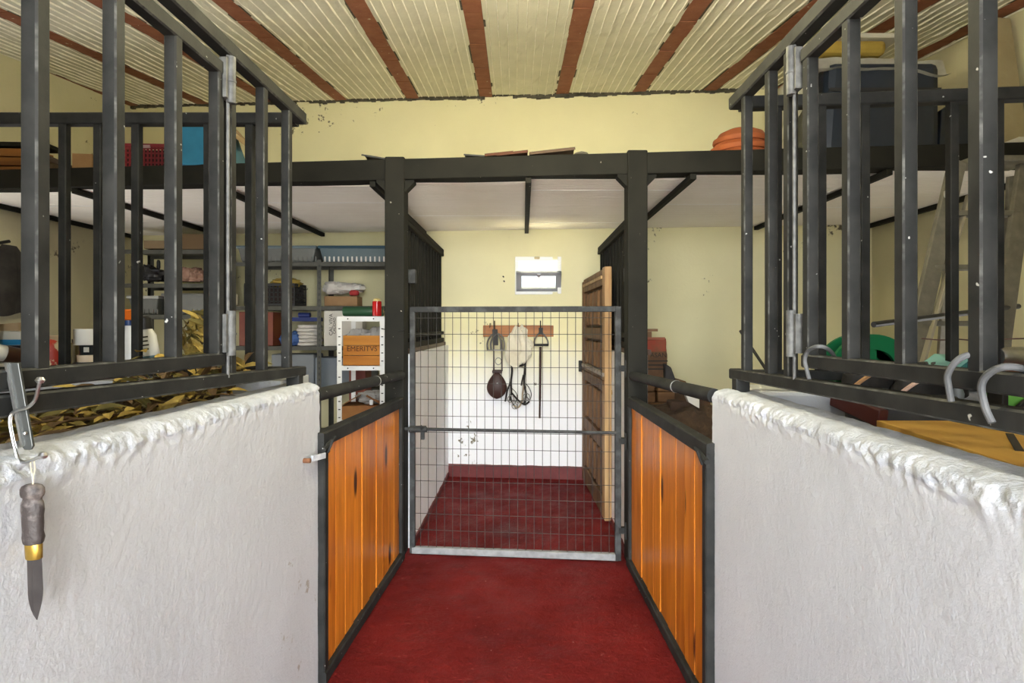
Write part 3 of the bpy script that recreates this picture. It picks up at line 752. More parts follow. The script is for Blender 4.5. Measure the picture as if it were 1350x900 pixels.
# stirrup with leather on the last hook
s2 = thing('stirrup_leather', 'single stirrup with a long dark leather strap on the last hook', 'tack', on(712, 551, .05))
o = .055
MB().tube(curve_pts([on(705, 455, o), on(704.5, 449, o), on(708, 442, o), on(713, 438, o), on(718, 442, o), on(722, 449, o), on(722.5, 455, o)], 5), .007, 8).build('stirrup_iron', tack_metal, s2)
MB().box(on(713.5, 454.5, o), (.13,.05,.02)).build('foot_plate', steel, s2, bevel=.004)
MB().prism([on(710, 432, .06), on(716, 432, .06), on(715, 441, .06), on(711, 441, .06)], (0,-.014,0)).build('strap_loop', blackl, s2)
P_ = curve_pts([on(712.5, 457, o), on(712.3, 480, o), on(712, 505, o), on(711.7, 530, o), on(711.5, 551, o)], 5)
MB().tube(P_, [.011]*15+[.008]*(len(P_)-15), 6).build('strap', leather, s2)
# scratch left by an old fitting: two nails in the wall beside the window
for i, (x, y) in enumerate(((663, 364), (664, 370))):
    dW = back(663)
    tag(MB().tube([at(x, y, dW+.01), at(x+1, y+1, dW-.03)], .006, 6).build('wall_nail', steel), ['upper bent rusty nail in the back wall left of the vent window', 'lower bent rusty nail in the back wall left of the vent window'][i], 'nail', 'nails beside the vent window')

# ---- lamp added unseen above the corridor to warm and brighten the upper walls
lampm, N_, L_, B_ = nodes_for('added_lamp_glass'); B_.inputs['Emission Color'].default_value = (1.0, .86, .50, 1); B_.inputs['Emission Strength'].default_value = 12.0; B_.inputs['Base Color'].default_value = (.9,.85,.7,1)
lp = thing('added_ceiling_lamp', 'added warm bulkhead lamp hanging unseen over the corridor', 'lamp', (0, 2.2, 2.84))
MB().lathe([(0,0),(.05,.008),(.085,.04),(.095,.08)], (0,2.2,2.84), n=24).build('added_lamp_glass', lampm, lp)
MB().lathe([(.10,.08),(.10,.11),(.02,.13),(.012,.14),(.012,.36),(0,.36)], (0,2.2,2.84), n=24).build('added_lamp_base', steel, lp)
pl = bpy.data.lights.new('added_lamp_light', 'POINT'); po = bpy.data.objects.new('added_lamp_light', pl); COL.objects.link(po); po.parent = lp; po.location = (0, 0, -.12)
pl.energy = 35; pl.color = (1.0, .92, .58); pl.shadow_soft_size = .10
# ================================================================== STORED THINGS
def lump(mb, c, s, seed=0, amp=.18, fr=2.2, nu=28, nv=14, power=.7, mi=0):     # a soft crumpled body resting flat on c.z
    c = Vector(c)
    def fn(u, v):
        a = u*2*PI; b = (v-.5)*PI; cb = math.cos(b)
        def sg(q): return math.copysign(abs(q)**power, q)
        x, y, z = sg(cb)*sg(math.cos(a)) if False else sg(cb)*math.cos(a), sg(cb)*math.sin(a), sg(math.sin(b))
        k = 1+amp*noise.noise(Vector((x*fr+seed*7.3, y*fr, z*fr+seed)))+amp*.5*noise.noise(Vector((x*fr*3, y*fr*3+seed*3.1, z*fr*3)))
        return (c.x+x*s[0]/2*k, c.y+y*s[1]/2*k, c.z+max(0, (z*k*.5+.5))*s[2])
    mb.grid(fn, nu, nv, mi); return mb
def carton(name, label, cat, c, s, mat, rz=0, flaps=0, group=None, inner=None):
    t = thing(name, label, cat, c, group); Mx = T(c) @ RZ(rz); x, y, z = s
    MB(Mx).box((0,0,z/2), (x,y,z)).build('body', mat, t, bevel=.004)
    if flaps:
        for sx in (-1, 1):
            MB(Mx @ T((sx*x/2,0,z)) @ RY(sx*flaps)).box((sx*-x*.24,0,.003), (x*.48,y*.98,.004)).build('flap', mat, t)
    return t
def slot_crate(name, label, c, s, mat, rz=0, nx=8, nzr=4):
    t = thing(name, label, 'crate', c); Mx = T(c) @ RZ(rz); x, y, z = s
    mb = MB(Mx)
    for zz, h in ((z-.012, .024), (.012, .024)):
        mb.box((0,-y/2,zz), (x,.012,h)).box((0,y/2,zz), (x,.012,h)).box((-x/2,0,zz), (.012,y,h)).box((x/2,0,zz), (.012,y,h))
    mb.box((0,0,.004), (x,y,.006)); mb.build('rim', mat, t, bevel=.003)
    mb = MB(Mx)
    for k in range(nx+1):
        px_ = -x/2+x*k/nx
        for yy in (-y/2, y/2): mb.box((px_,yy,z/2), (.010,.007,z-.03))
    ny = max(3, int(nx*y/x))
    for k in range(ny+1):
        py_ = -y/2+y*k/ny
        for xx in (-x/2, x/2): mb.box((xx,py_,z/2), (.007,.010,z-.03))
    for r in range(1, nzr):
        zz = z*r/nzr
        for yy in (-y/2, y/2): mb.box((0,yy,zz), (x,.007,.010))
        for xx in (-x/2, x/2): mb.box((xx,0,zz), (.007,y,.010))
    mb.build('lattice', mat, t, kind='stuff')
    MB(Mx).box((0,0,z*.42), (x-.03,y-.03,z*.75)).build('contents', M(name+'_inside', (.03,.018,.015), .9), t)
    return t
def words_mesh(name, text, size, M4, mat, parent, depth=.0006):
    cu = bpy.data.curves.new(name, 'FONT'); cu.body = text; cu.size = size; cu.extrude = depth; cu.align_x = 'CENTER'; cu.align_y = 'CENTER'; cu.resolution_u = 3
    o = bpy.data.objects.new(name, cu); COL.objects.link(o)
    me = bpy.data.meshes.new_from_object(o.evaluated_get(bpy.context.evaluated_depsgraph_get()))
    bpy.data.objects.remove(o); bpy.data.curves.remove(cu)
    c = M4.to_translation(); R = M4.to_3x3().to_4x4(); me.transform(R); me.materials.clear(); me.materials.append(mat)
    ob = bpy.data.objects.new(name, me); COL.objects.link(ob); ob.parent = parent; ob.location = c-WL[parent.name]; WL[ob.name] = c; return ob
FACE = RX(PI/2)                             # lettering upright, facing the corridor's near end

card = M('brown_cardboard', (.30,.17,.075), .85, 0, (.36,.215,.10), 8); cardp = M('pale_cardboard', (.46,.34,.20), .85, 0, (.40,.28,.15), 8)
white_card = M('white_carton', (.66,.64,.56), .7, 0, (.58,.55,.46), 6)
plast_blue = M('turquoise_plastic', (.010,.13,.23), .5, 0, (.014,.15,.26), 10, (.4,.6), (70,.15,.003), ((.01,.05,.08), 42, .72))
plast_red = M('red_crate_plastic', (.22,.018,.025), .45); plast_blk = M('black_crate_plastic', (.02,.02,.02), .5)
plast_dred = M('dark_red_plastic', (.15,.025,.018), .5, 0, (.22,.06,.02), 4)
white_pl = M('white_plastic', (.74,.74,.72), .35); black_pl = M('black_plastic', (.02,.02,.022), .4)
orange_pl = M('orange_plastic', (.80,.17,.015), .35); green_pl = M('green_plastic', (.006,.12,.04), .4, spec=.3); dkgreen = M('dark_green_vinyl', (.02,.075,.03), .45)
paper = M('paper_white', (.72,.70,.64), .8, 0, (.62,.59,.52), 12); ink = M('dark_print', (.03,.025,.02), .8)
graycloth = M('grey_cloth', (.30,.29,.27), .95, 0, (.40,.38,.35), 10, bump=(60,.5,.006)); whitecloth = M('white_cloth', (.62,.60,.55), .95, 0, (.50,.47,.42), 7, bump=(60,.5,.006))
navy = M('navy_vinyl', (.010,.016,.028), .4, 0, (.016,.024,.040), 5); yellow_c = M('ochre_cloth', (.38,.27,.05), .9, 0, (.28,.19,.03), 5)
red_gloss = M('glossy_red', (.50,.012,.012), .18); wax = M('pale_wax', (.85,.66,.25), .5)
tub_grey = M('grey_translucent_tub', (.17,.175,.16), .4, 0, (.12,.125,.115), 5); tub_blue = M('blue_grey_tub', (.085,.125,.14), .4, 0, (.12,.16,.17), 4)
blue_c = M('blue_bag_cloth', (.02,.06,.20), .7, 0, (.05,.12,.32), 14)
pinkrag = M('pinkish_rag', (.40,.25,.18), .9, 0, (.25,.13,.09), 12); darkrag = M('dark_rag', (.03,.028,.028), .9, 0, (.06,.055,.05), 9)

# ---- shelving against the back wall
def shelving(label, xs, d0, d1, zs, group='grey slotted shelving units'):
    t = thing('shelving_unit', label, 'shelving', ((xs[0]+xs[-1])/2, (d0+d1)/2, 0), group)
    for x in xs:
        for d, s in ((d0, 1), (d1, -1)):
            u = MB().box((x, d, (zs[-1]+.02)/2), (.036,.003,zs[-1]+.02)).box((x-.0165, d+s*.018, (zs[-1]+.02)/2), (.003,.036,zs[-1]+.02)).build('upright', shelf_steel, t)
            if d == d0:
                h = MB()
                for k in range(int(zs[-1]/.05)): h.box((x+.002, d-.002, .03+k*.05), (.009,.003,.022))
                h.build('slots', black_pl, u, kind='stuff')
    for z in zs:
        for a, b in zip(xs[:-1], xs[1:]):
            MB().box(((a+b)/2,(d0+d1)/2,z-.004), (b-a-.004,d1-d0,.008)).box(((a+b)/2,d0+.004,z-.018), (b-a-.004,.006,.036)).box(((a+b)/2,d1-.004,z-.018), (b-a-.004,.006,.036)).build('shelf', shelf_steel, t)
    return t
S = 5.0
sz = [.45, .85, 1.225, 1.578, 1.965]
shelving('grey slotted metal shelving of two bays behind the white rack', [-2.56, -1.795, -1.13], S, 5.33, sz)
S2 = 4.9
sz2 = [.5, 1.0, 1.50, 1.768, 2.06]
shelving('grey slotted metal shelving in the dim corner beside the bottles', [-3.46, -2.70], S2, 5.30, sz2)
def tray(name, label, x0, x1, d0, d1, z0, h, mats, ribs):
    t = thing(name, label, 'tub', ((x0+x1)/2, (d0+d1)/2, z0))
    o = .03
    MB().hexa([(x0+o,d0+o*.5,z0), (x1-o,d0+o*.5,z0), (x1-o,d1-o,z0), (x0+o,d1-o,z0)], [(x0,d0,z0+h), (x1,d0,z0+h), (x1,d1,z0+h), (x0,d1,z0+h)]).build('body', mats[0], t, bevel=.012)
    MB().box(((x0+x1)/2,(d0+d1)/2,z0+h), (x1-x0+.02,d1-d0+.02,.025)).build('lid', mats[1], t, bevel=.006)
    n = int((x1-x0)/.04); mb = MB()
    for k in range(n): mb.box((x0+o+.02+k*.04, d0+o*.45-.002, z0+.025), (.012,.012,.045))
    mb.build('ribs', mats[2], t, kind='stuff')
    return t
tray('plastic_tub', 'grey translucent plastic tub with lid on the top shelf nearest the corner', -2.52, -1.83, S+.01, 5.3, 1.968, .13, (tub_grey, tub_blue, tub_grey), 1)
tray('plastic_tub', 'blue grey ribbed plastic tub on the top shelf beside the steel post', -1.80, -1.155, S+.01, 5.3, 1.968, .13, (tub_blue, M('deep_blue_lid', (.015,.055,.085), .4), paper), 1)
# second shelf, right bay
tag(lump(lump(MB(), at(455, 386, S+.12)-Vector((0,0,.0)), (.36,.22,.085), 2, .3, 3), at(442, 388, S+.1), (.20,.18,.11), 5, .3, 3).build('crumpled_sheet', whitecloth), 'crumpled pale paper sheets lying on the open carton', 'paper')
c0 = at(453, 401, S+.15); c0.z = sz[3]+.002
carton('open_carton', 'brown flattened carton under the crumpled sheets on the second shelf', 'box', c0, (.29,.2,.088), card, .06, 0)
c1 = at(468, 390, S+.04); tag(lump(MB(), (c1.x, c1.y-.02, sz[3]+.092), (.085,.06,.05), 3, .15).build('red_pouch', M('red_cloth', (.32,.02,.02), .8)), 'small red cloth pouch on the brown carton', 'pouch')
g1 = MB()
g1.prism([(-.36,0,.0), (.30,.02,.02), (.28,.1,.075), (-.1,.12,.105), (-.3,.1,.07)], (0,.1,0))
# second shelf, left bay: black lattice crate, yellow cloth
slot_crate('lattice_crate', 'black plastic lattice crate with ochre cloth on the second shelf', (-2.24, S+.15, sz[3]+.002), (.44,.26,.20), plast_blk, 0, 12, 5)
tag(lump(MB(), (-2.13, S+.12, sz[3]+.165), (.26,.2,.085), 8, .3, 3).build('folded_cloth', yellow_c), 'ochre cloth heaped on the black lattice crate', 'cloth')
tag(MB().lathe([(.0,0),(.028,0),(.028,.09),(.012,.10),(.012,.12),(0,.12)], at(309, 395, S-.03)-Vector((0,0,.045)), n=16).build('small_jar', M('cream_jar', (.75,.70,.55), .4)), 'small cream jar at the front of the black lattice crate', 'jar')
# third shelf
carton('red_carton', 'dark red carton on the third shelf beside the hinge', 'box', (-2.36, S+.14, sz[2]+.002), (.30,.24,.30), plast_dred, 0)
t = tag(lump(MB(), (-2.06, S+.08, sz[2]+.002), (.19,.18,.125), 4, .3, 3).build('blue_bag', blue_c), 'crumpled blue bag between red carton and folded cloths', 'bag')
for k in range(6):
    tag(lump(MB(), (-1.915+.006*nz(k,1,2,.9), S+.10+.006*random.uniform(-1,1), sz[2]+.002+k*.031), (.215+.015*random.uniform(-1,1),.22,.033), 20+k, .10, 2, power=.35).build('folded_cloth', whitecloth),
        'folded white cloth in the pile on the third shelf, %s' % ['bottom of the pile', 'second from the bottom', 'third from the bottom', 'fourth from the bottom', 'second from the top', 'top of the pile'][k], 'cloth', 'folded white cloths on the third shelf')
tag(MB().lathe([(0,-.05),(.022,-.05),(.022,.05),(0,.05)], (-1.95, S+.07, sz[2]+.275), RY(PI/2).to_3x3(), n=18).box((-1.95,S+.12,sz[2]+.237),(.24,.14,.035)).build('blue_tape_roll', M('dark_blue_tape', (.012,.025,.13), .4)), 'dark blue tape roll above the pile of folded cloths', 'tape')
wb = carton('white_carton', 'tall white carton printed with vertical lettering behind the slotted rack', 'box', (at(452, 0, S).x, S+.07, sz[2]+.002), (.34,.12,.31), white_card, 0)
words_mesh('lettering', 'CAL VIVA', .045, T((at(436, 0, S).x, S+.008, sz[2]+.19)) @ FACE @ RZ(PI/2), ink, wb)
words_mesh('lettering', 'CALIDAD', .034, T((at(440.5, 0, S).x, S+.008, sz[2]+.18)) @ FACE @ RZ(PI/2), ink, wb)
tag(MB().box((at(450,0,S).x, S+.165, sz[1]+.003+.135), (.50,.24,.27)).build('metal_bin', M('blue_grey_sheet', (.17,.20,.23), .5, .1, (.22,.25,.27), 4), bevel=.01), 'blue grey sheet metal bin under the third shelf', 'bin')
tag(MB().box((at(383,0,S).x, S+.165, sz[1]+.003+.15), (.38,.24,.3)).build('metal_bin', M('grey_sheet', (.15,.17,.19), .5, .1, (.2,.22,.23), 4), bevel=.01), 'dark grey sheet metal bin beneath the folded cloths', 'bin')
# corner unit contents
tag(lump(lump(lump(MB(), at(203, 371, S2+.08)*1, (.20,.16,.11), 11, .35, 3), at(196, 369, S2+.06), (.10,.1,.13), 12, .3), at(209, 356, S2+.08), (.03,.03,.09), 1, .1).build('black_power_tool', black_pl), 'black power tool on the second shelf of the corner unit', 'tool')
tag(lump(lump(MB(), at(250, 371.5, S2+.08), (.24,.2,.12), 13, .4, 3), at(262, 371.5, S2+.05), (.15,.15,.10), 15, .4, 3).build('rag_heap', pinkrag), 'heap of brown and pink rags on the corner shelving', 'rags')
carton('brown_carton', 'dark brown carton on top of the corner shelving', 'box', (at(250,0,S2).x, S2+.15, sz2[4]+.002), (.36,.28,.135), M('dull_brown_card', (.15,.095,.045), .9), 0)
tag(MB().box((at(208,0,S2).x, S2+.12, sz2[4]+.045), (.26,.22,.07)).build('flat_box', M('tan_box', (.24,.17,.09), .9), bevel=.004), 'flat tan box on top of the corner shelving', 'box')
tray('clear_tub', 'cloudy grey storage tub on the lower corner shelf', -3.12, -2.74, S2+.02, 5.25, sz2[2]+.002, .17, (tub_grey, tub_grey, tub_grey), 1)
tray('clear_tub', 'cloudy storage tub with pale lid on the lower corner shelf', -3.42, -3.16, S2+.02, 5.25, sz2[2]+.002, .15, (tub_grey, M('pale_lid', (.45,.45,.42), .4), tub_grey), 1)

# ---- white slotted rack with wine crate
R0 = 4.12
rk = thing('slotted_rack', 'white slotted angle rack holding the wooden wine crate', 'rack', (at(475, 0, R0).x, R0+.16, 0))
ra, rb = at(447.5, 0, R0).x, at(504, 0, R0).x
zt_ = at(0, 417, R0).z; zm_ = at(0, 483, R0).z
wr = M('white_rack_enamel', (.80,.80,.76), .4)
for x in (ra, rb):
    for d in (R0, R0+.34):
        u = MB().box((x, d, zt_/2), (.034,.003,zt_)).box((x-.016, d+.016, zt_/2), (.003,.034,zt_)).build('upright', wr, rk)
        if d == R0:
            h = MB()
            for k in range(30):
                zz = zt_-.03-k*.0585
                if zz > .02: h.box((x, d-.002, zz), (.015,.003,.007))
            h.build('slots', ink, u, kind='stuff')
for z, hh in ((zt_-.017, .034), (zm_-.012, .032), (.70, .032), (.25, .032)):
    c = MB().box(((ra+rb)/2, R0-.003, z), (rb-ra+.034,.003,hh)).build('crossbar', wr, rk); MB().box(((ra+rb)/2, R0+.343, z), (rb-ra+.034,.003,hh)).build('crossbar', wr, rk)
    if z > 1: 
        b_ = MB()
        for q in (.2, .8): b_.tube([(lerp(ra, rb, q), R0-.008, z), (lerp(ra, rb, q), R0, z)], .005, 8)
        b_.build('bolts', ink, c, kind='stuff')
    if z < 1.3: MB().box(((ra+rb)/2, R0+.17, z+hh/2-.004), (rb-ra-.002,.34,.006)).build('shelf', wr, rk)
cz = zm_+.006
cr_w = wood('wine_crate_wood', (.52,.22,.035), (.36,.125,.018), 'X', 6, 9, .5, None, .2, .15)
wc = thing('wine_crate', 'orange brown wooden wine crate with burnt lettering on the white rack', 'crate', ((ra+rb)/2, R0+.17, cz))
wx = rb-ra-.04; wzh = at(0, 442, R0).z-cz
for k in range(3):
    h = wzh/3
    MB().box(((ra+rb)/2, R0+.022, cz+h*(k+.5)), (wx,.012,h-.003)).build('slat', cr_w, wc, bevel=.002)
    MB().box(((ra+rb)/2, R0+.318, cz+h*(k+.5)), (wx,.012,h-.003)).build('slat', cr_w, wc, bevel=.002)
for s in (-1, 1): MB().box(((ra+rb)/2+s*(wx/2-.006), R0+.17, cz+wzh/2), (.012,.28,wzh-.002)).build('end_board', cr_w, wc, bevel=.002)
burn = M('burnt_lettering', (.06,.02,.006), .9)
words_mesh('lettering', 'EMERITVS', .052, T(((ra+rb)/2+.004, R0+.0152, cz+wzh*.55)) @ FACE, burn, wc)
tag(lump(lump(MB(), ((ra+rb)/2-.04, R0+.15, cz+.03), (.22,.2,wzh+.01), 31, .25, 3), ((ra+rb)/2+.07, R0+.18, cz+.03), (.16,.2,wzh+.03), 33, .2, 3).build('grey_paper', graycloth), 'grey crumpled paper sticking out of the wine crate', 'paper')
p = at(474, 417, R0+.17); p.z = zt_+.003
rl = thing('vinyl_roll', 'dark green vinyl roll lying on top of the white rack', 'roll', p)
MB().lathe([(0,-.15),(.034,-.15),(.038,-.14),(.038,.14),(.034,.15),(0,.15)], (p.x+.03, p.y, p.z+.038), RY(PI/2).to_3x3(), n=22).build('body', dkgreen, rl)
MB().lathe([(0,-.152),(.012,-.152),(.012,.152),(0,.152)], (p.x+.03, p.y, p.z+.038), RY(PI/2).to_3x3(), n=12).build('core', cardp, rl)
p = at(497, 417, R0+.03); p.z = zt_+.003
cn = thing('candle', 'glossy red candle standing at the right end of the white rack', 'candle', p)
MB().lathe([(0,0),(.031,0),(.033,.006),(.033,.104),(.030,.108),(0,.108)], p, n=26).build('body', red_gloss, cn)
MB().lathe([(.0,.107),(.029,.107),(.024,.125),(.010,.131),(0,.131)], p, n=20).build('wax', wax, cn)
carton('orange_carton', 'orange brown open carton low in the white rack, seen below the pipe rail', 'box', ((ra+rb)/2-.01, R0+.15, .72), (.30,.25,.10), M('orange_card', (.34,.15,.04), .8, 0, (.26,.10,.03), 8), .1, .5)
tag(lump(MB(), ((ra+rb)/2+.03, R0+.18, .82), (.22,.2,.09), 41, .3, 3).build('grey_rag', graycloth), 'grey rag lying on the orange brown carton', 'rag')
tag(MB().lathe([(0,0),(.012,0),(.014,.03),(.006,.036),(0,.036)], ((ra+rb)/2+.07, R0+.02, .83), n=12).build('small_cup', white_pl), 'tiny white cup at the edge of the orange brown carton', 'cup')
carton('rust_box', 'rust red box behind the upper crossbar of the white rack', 'box', (ra+.02, R0+.46, .72), (.13,.18,.37), plast_dred, 0)
tag(MB().tube(curve_pts([at(504, 433.5, R0-.01), at(512, 434.5, 3.9), at(520, 435.5, 3.6), at(527, 436, 3.43), at(534, 434, 3.46)], 5), .0035, 6).build('tie_wire', steel), 'thin black wire tying the white rack to the steel post', 'wire')

# ---- on the cross wall behind the left grille
Lw = 2.36; zw = 1.190
def lb(px, d=Lw, z=zw): p = at(px, 0, d); p.z = z; return p
# dark coat hanging on the side wall
ct = thing('dark_coat', 'dark grey coat hanging from a peg on the dim side wall', 'coat', (XL+.09, 4.15, 1.5))
MB().tube([(XL-.02, 4.15, 2.0), (XL+.10, 4.15, 2.02)], .012, 8).build('peg', steel, ct)
def coat(u, v):
    a = u*2*PI; w_ = .06+.16*min(1, v*2.2); f = 1+.22*math.sin(5*a+v*5)*v+.15*nz(u*6, v*4, 2)
    return (XL+.10+.055*math.cos(a)*f*min(1,.3+v*2), 4.15+w_*math.sin(a)*f, 1.99-.50*v+.02*math.sin(3*a)*v)
MB().grid(coat, 40, 20, flip=True).build('body', darkrag, ct)
# books, mug, bag, tins, bottles
for k, (h, mt, lbl) in enumerate(((.035, M('grey_cover', (.35,.37,.36), .6), 'grey book at the bottom of the stack at the edge of the photo'), (.032, M('pale_green_cover', (.55,.58,.52), .6), 'pale green book second from the bottom of the stack'))):
    q = lb(10, Lw+.02, zw+.001+k*.036); bk = thing('book', lbl, 'book', q, 'books beside the red bag')
    MB().box(q+Vector((0,0,h/2)), (.19,.13,h-.006)).build('pages', paper, bk); MB().box(q+Vector((0,0,h-.002)), (.20,.14,.003)).box(q+Vector((0,0,.0015)), (.20,.14,.003)).box(q+Vector((-.098,0,h/2)), (.003,.14,h)).build('cover', mt, bk)
q = lb(13, Lw+.02, zw+.075)
wbx = carton('white_box', 'white box with a blue stripe on the small stack of books', 'box', q, (.19,.13,.115), white_card, .05)
MB(T(q) @ RZ(.05)).box((.0,-.067,.07), (.192,.003,.022)).build('stripe', M('blue_label', (.02,.22,.42), .5), wbx)
MB(T(q) @ RZ(.05)).box((.0,-.067,.035), (.192,.003,.045)).build('stripe', M('dark_label', (.03,.02,.02), .5), wbx)
tag(MB().prism([q+Vector((-.09,-.06,.117)), q+Vector((.09,-.06,.117)), q+Vector((.09,-.06,.15)), q+Vector((-.02,-.06,.142))], (0,.1,0)).build('kraft_envelope', cardp), 'kraft envelope lying on the white striped box', 'envelope')
q = lb(13, Lw-.085, zw+.001)
mg = thing('mug', 'brown and white mug lying on its side before the white box', 'mug', q+Vector((0,0,.0)))
Rm = RZ(.5) @ RX(PI/2)
mq = q+Vector((-.01,0,.098))
MB().lathe([(.0,-.05),(.024,-.05),(.030,-.04),(.034,.05),(.031,.05),(.026,-.035),(0,-.035)], mq, (RZ(-.5) @ RX(PI/2-.25)).to_3x3(), n=22).build('body', white_pl, mg)
MB().lathe([(.0,-.048),(.0255,-.048),(.0315,-.038),(.034,.01)], mq, (RZ(-.5) @ RX(PI/2-.25)).to_3x3(), n=22).build('glaze', M('brown_glaze', (.07,.03,.015), .3), mg)
MB().box(mq+Vector((0,.01,-.066)), (.05,.06,.064)).build('saucer_block', M('cream_block', (.6,.55,.42), .6), mg, bevel=.008)
q = lb(68)
rbag = thing('feed_bag', 'red and cream printed paper bag on the cross wall behind the grille', 'bag', q)
lump(MB(), q+Vector((-.005,0,0)), (.115,.10,.155), 51, .08, 2, power=.45).build('body', M('red_cream_print', (.48,.045,.02), .5, 0, (.70,.55,.30), 22, (.56,.60)), rbag)
MB().box(q+Vector((0,0,.158)), (.10,.03,.028)).build('folded_top', cardp, rbag, bevel=.004)
q = lb(99, Lw+.06)
tn = thing('olive_tin', 'tall olive yellow tin behind the tape roll', 'tin', q)
MB().lathe([(0,0),(.034,0),(.034,.135),(.030,.140),(0,.140)], q, n=24).build('body', M('olive_tin_paint', (.26,.20,.07), .4, 0, (.18,.14,.05), 9), tn); MB().lathe([(0,.139),(.012,.139),(.012,.155),(0,.155)], q, n=12).build('cap', black_pl, tn)
q = lb(114)
rt = thing('red_tin', 'faded red round tin with dark lid below the jars', 'tin', q)
MB().lathe([(0,0),(.042,0),(.042,.052),(0,.052)], q, n=28).build('body', M('faded_red_tin', (.50,.085,.06), .4, 0, (.40,.06,.05), 12), rt); MB().lathe([(0,.051),(.045,.051),(.045,.062),(0,.062)], q, n=28).build('lid', black_pl, rt)
q2 = q+Vector((.004,0,.063)); rt = thing('cream_tin', 'shallow cream tin on the red tin', 'tin', q2)
MB().lathe([(0,0),(.034,0),(.036,.028),(0,.028)], q2, n=26).build('body', M('cream_enamel', (.72,.58,.42), .4), rt)
q3 = q2+Vector((0,0,.029)); jr = thing('dark_jar', 'small dark glass jar with white label under the tape roll', 'jar', q3)
MB().lathe([(0,0),(.028,0),(.030,.04),(0,.04)], q3, n=24).build('body', M('dark_glass', (.015,.018,.02), .1), jr); MB().box(q3+Vector((.016,-.027,.022)), (.018,.006,.02)).build('label', paper, jr)
q4 = q3+Vector((-.004,0,.041)); tp = thing('tape_roll', 'white adhesive tape roll on top of the dark jar', 'tape', q4)
MB().lathe([(.017,0),(.042,0),(.044,.004),(.044,.062),(.042,.066),(.017,.066),(.017,0)], q4, n=30).build('tape', M('white_tape', (.75,.73,.66), .6), tp); MB().lathe([(.015,.002),(.0172,.002),(.0172,.064),(.015,.064),(.015,.002)], q4, n=24).build('core', card, tp)
q = lb(170)
sp = thing('spray_bottle', 'white spray bottle with orange trigger behind the grille', 'bottle', q)
MB().lathe([(0,0),(.040,0),(.043,.01),(.043,.115),(.036,.155),(.020,.195),(.016,.215),(0,.215)], q, n=24, sy=.7).build('body', white_pl, sp)
MB().lathe([(0,.213),(.017,.213),(.017,.235),(0,.235)], q, n=16).build('collar', M('blue_collar', (.02,.05,.16), .4), sp)
MB().box(q+Vector((-.012,0,.258)), (.085,.026,.045)).box(q+Vector((-.05,0,.262)), (.02,.016,.020)).build('trigger_head', orange_pl, sp, bevel=.006)
MB().prism([q+Vector((-.035,-.008,.238)), q+Vector((-.022,-.008,.238)), q+Vector((-.030,-.008,.195)), q+Vector((-.043,-.008,.19))], (0,.016,0)).build('trigger', orange_pl, sp)
q = lb(200, Lw+.05)
sp = thing('cleaner_bottle', 'white cleaner bottle with black cap and printed label', 'bottle', q)
MB(T(q) @ RY(-.13)).lathe([(0,0),(.040,0),(.043,.012),(.043,.10),(.040,.17),(.026,.20),(0,.20)], n=24, sy=.7).build('body', white_pl, sp)
MB(T(q) @ RY(-.13)).lathe([(0,.198),(.027,.198),(.027,.245),(.02,.252),(0,.252)], n=18).build('cap', black_pl, sp)
MB(T(q) @ RY(-.13)).lathe([(.0438,.03),(.0438,.085)], n=24, sy=.72).build('label', M('teal_label', (.10,.20,.22), .5), sp)
Mq = T(q) @ RY(-.13)
for k in range(4): MB(Mq).box((.008,-.0316,.165-k*.017), (.036-.006*(k % 2),.002,.006)).build('print_line', ink, sp)

# dried laurel
leaf_ms = [M('dry_laurel_ochre', (.50,.37,.095), .6, 0, (.36,.25,.065), 30, spec=.2), M('dry_laurel_olive', (.19,.155,.045), .6, 0, (.12,.10,.03), 30, spec=.2), M('dry_laurel_brown', (.15,.085,.03), .65, 0, (.09,.05,.02), 30)]
def leaf_into(mb, Mx, L, W, mi=0, curl=.25):
    old_ = mb.M; mb.M = Mx
    pr = [(0,.02), (.25,.75), (.55,1.0), (.8,.6), (1.0,.03)]
    vs = []
    for t, wv in pr:
        z = -curl*L*t*t; e = .22*W*wv
        vs += [(t*L, -W/2*wv, z+e), (t*L, 0, z), (t*L, W/2*wv, z+e)]
    fs = []
    for k in range(4):
        for j in (0, 1): a = k*3+j; fs.append((a, a+3, a+4, a+1))
    mb.add(vs, fs, mi, True); mb.M = old_
leaf_masters = []
for mi_ in range(3):
    for L, W in ((.085,.030), (.070,.024)):
        o = (lambda mb: (leaf_into(mb, Matrix(), L, W, 0, .15+.1*mi_), mb)[1])(MB()).build('leaf_master', leaf_ms[mi_], None, thick=0)
        leaf_masters.append(o)
def leaf_part(par, pos, eul, s=1, pick=None):
    m = pick if pick is not None else random.choice((0,0,1,1,2,3,4,5))
    o = bpy.data.objects.new('leaf', leaf_masters[m].data); COL.objects.link(o); o.parent = par; o.location = Vector(pos)-WL[par.name]; o.rotation_euler = eul; o.scale = (s,)*3; WL[o.name] = Vector(pos); return o
q = lb(256, 2.40)
bn = thing('laurel_bunch', 'upright bunch of dried yellow laurel leaves beside the cleaner bottle', 'branch', q)
mb = MB(); stems = []
for k in range(7):
    a = random.uniform(-.5,.5); tp_ = q+Vector((.055*a*1.4+random.uniform(-.03,.03), random.uniform(-.02,.03), random.uniform(.15,.27)))
    b0 = q+Vector((a*.05, 0, 0)); stems.append((b0, tp_)); mb.tube([b0, b0.lerp(tp_, .5)+Vector((.01*a,0,0)), tp_], [.003,.0025,.0015], 5)
mb.build('stem', M('laurel_stem', (.12,.07,.03), .8), bn)
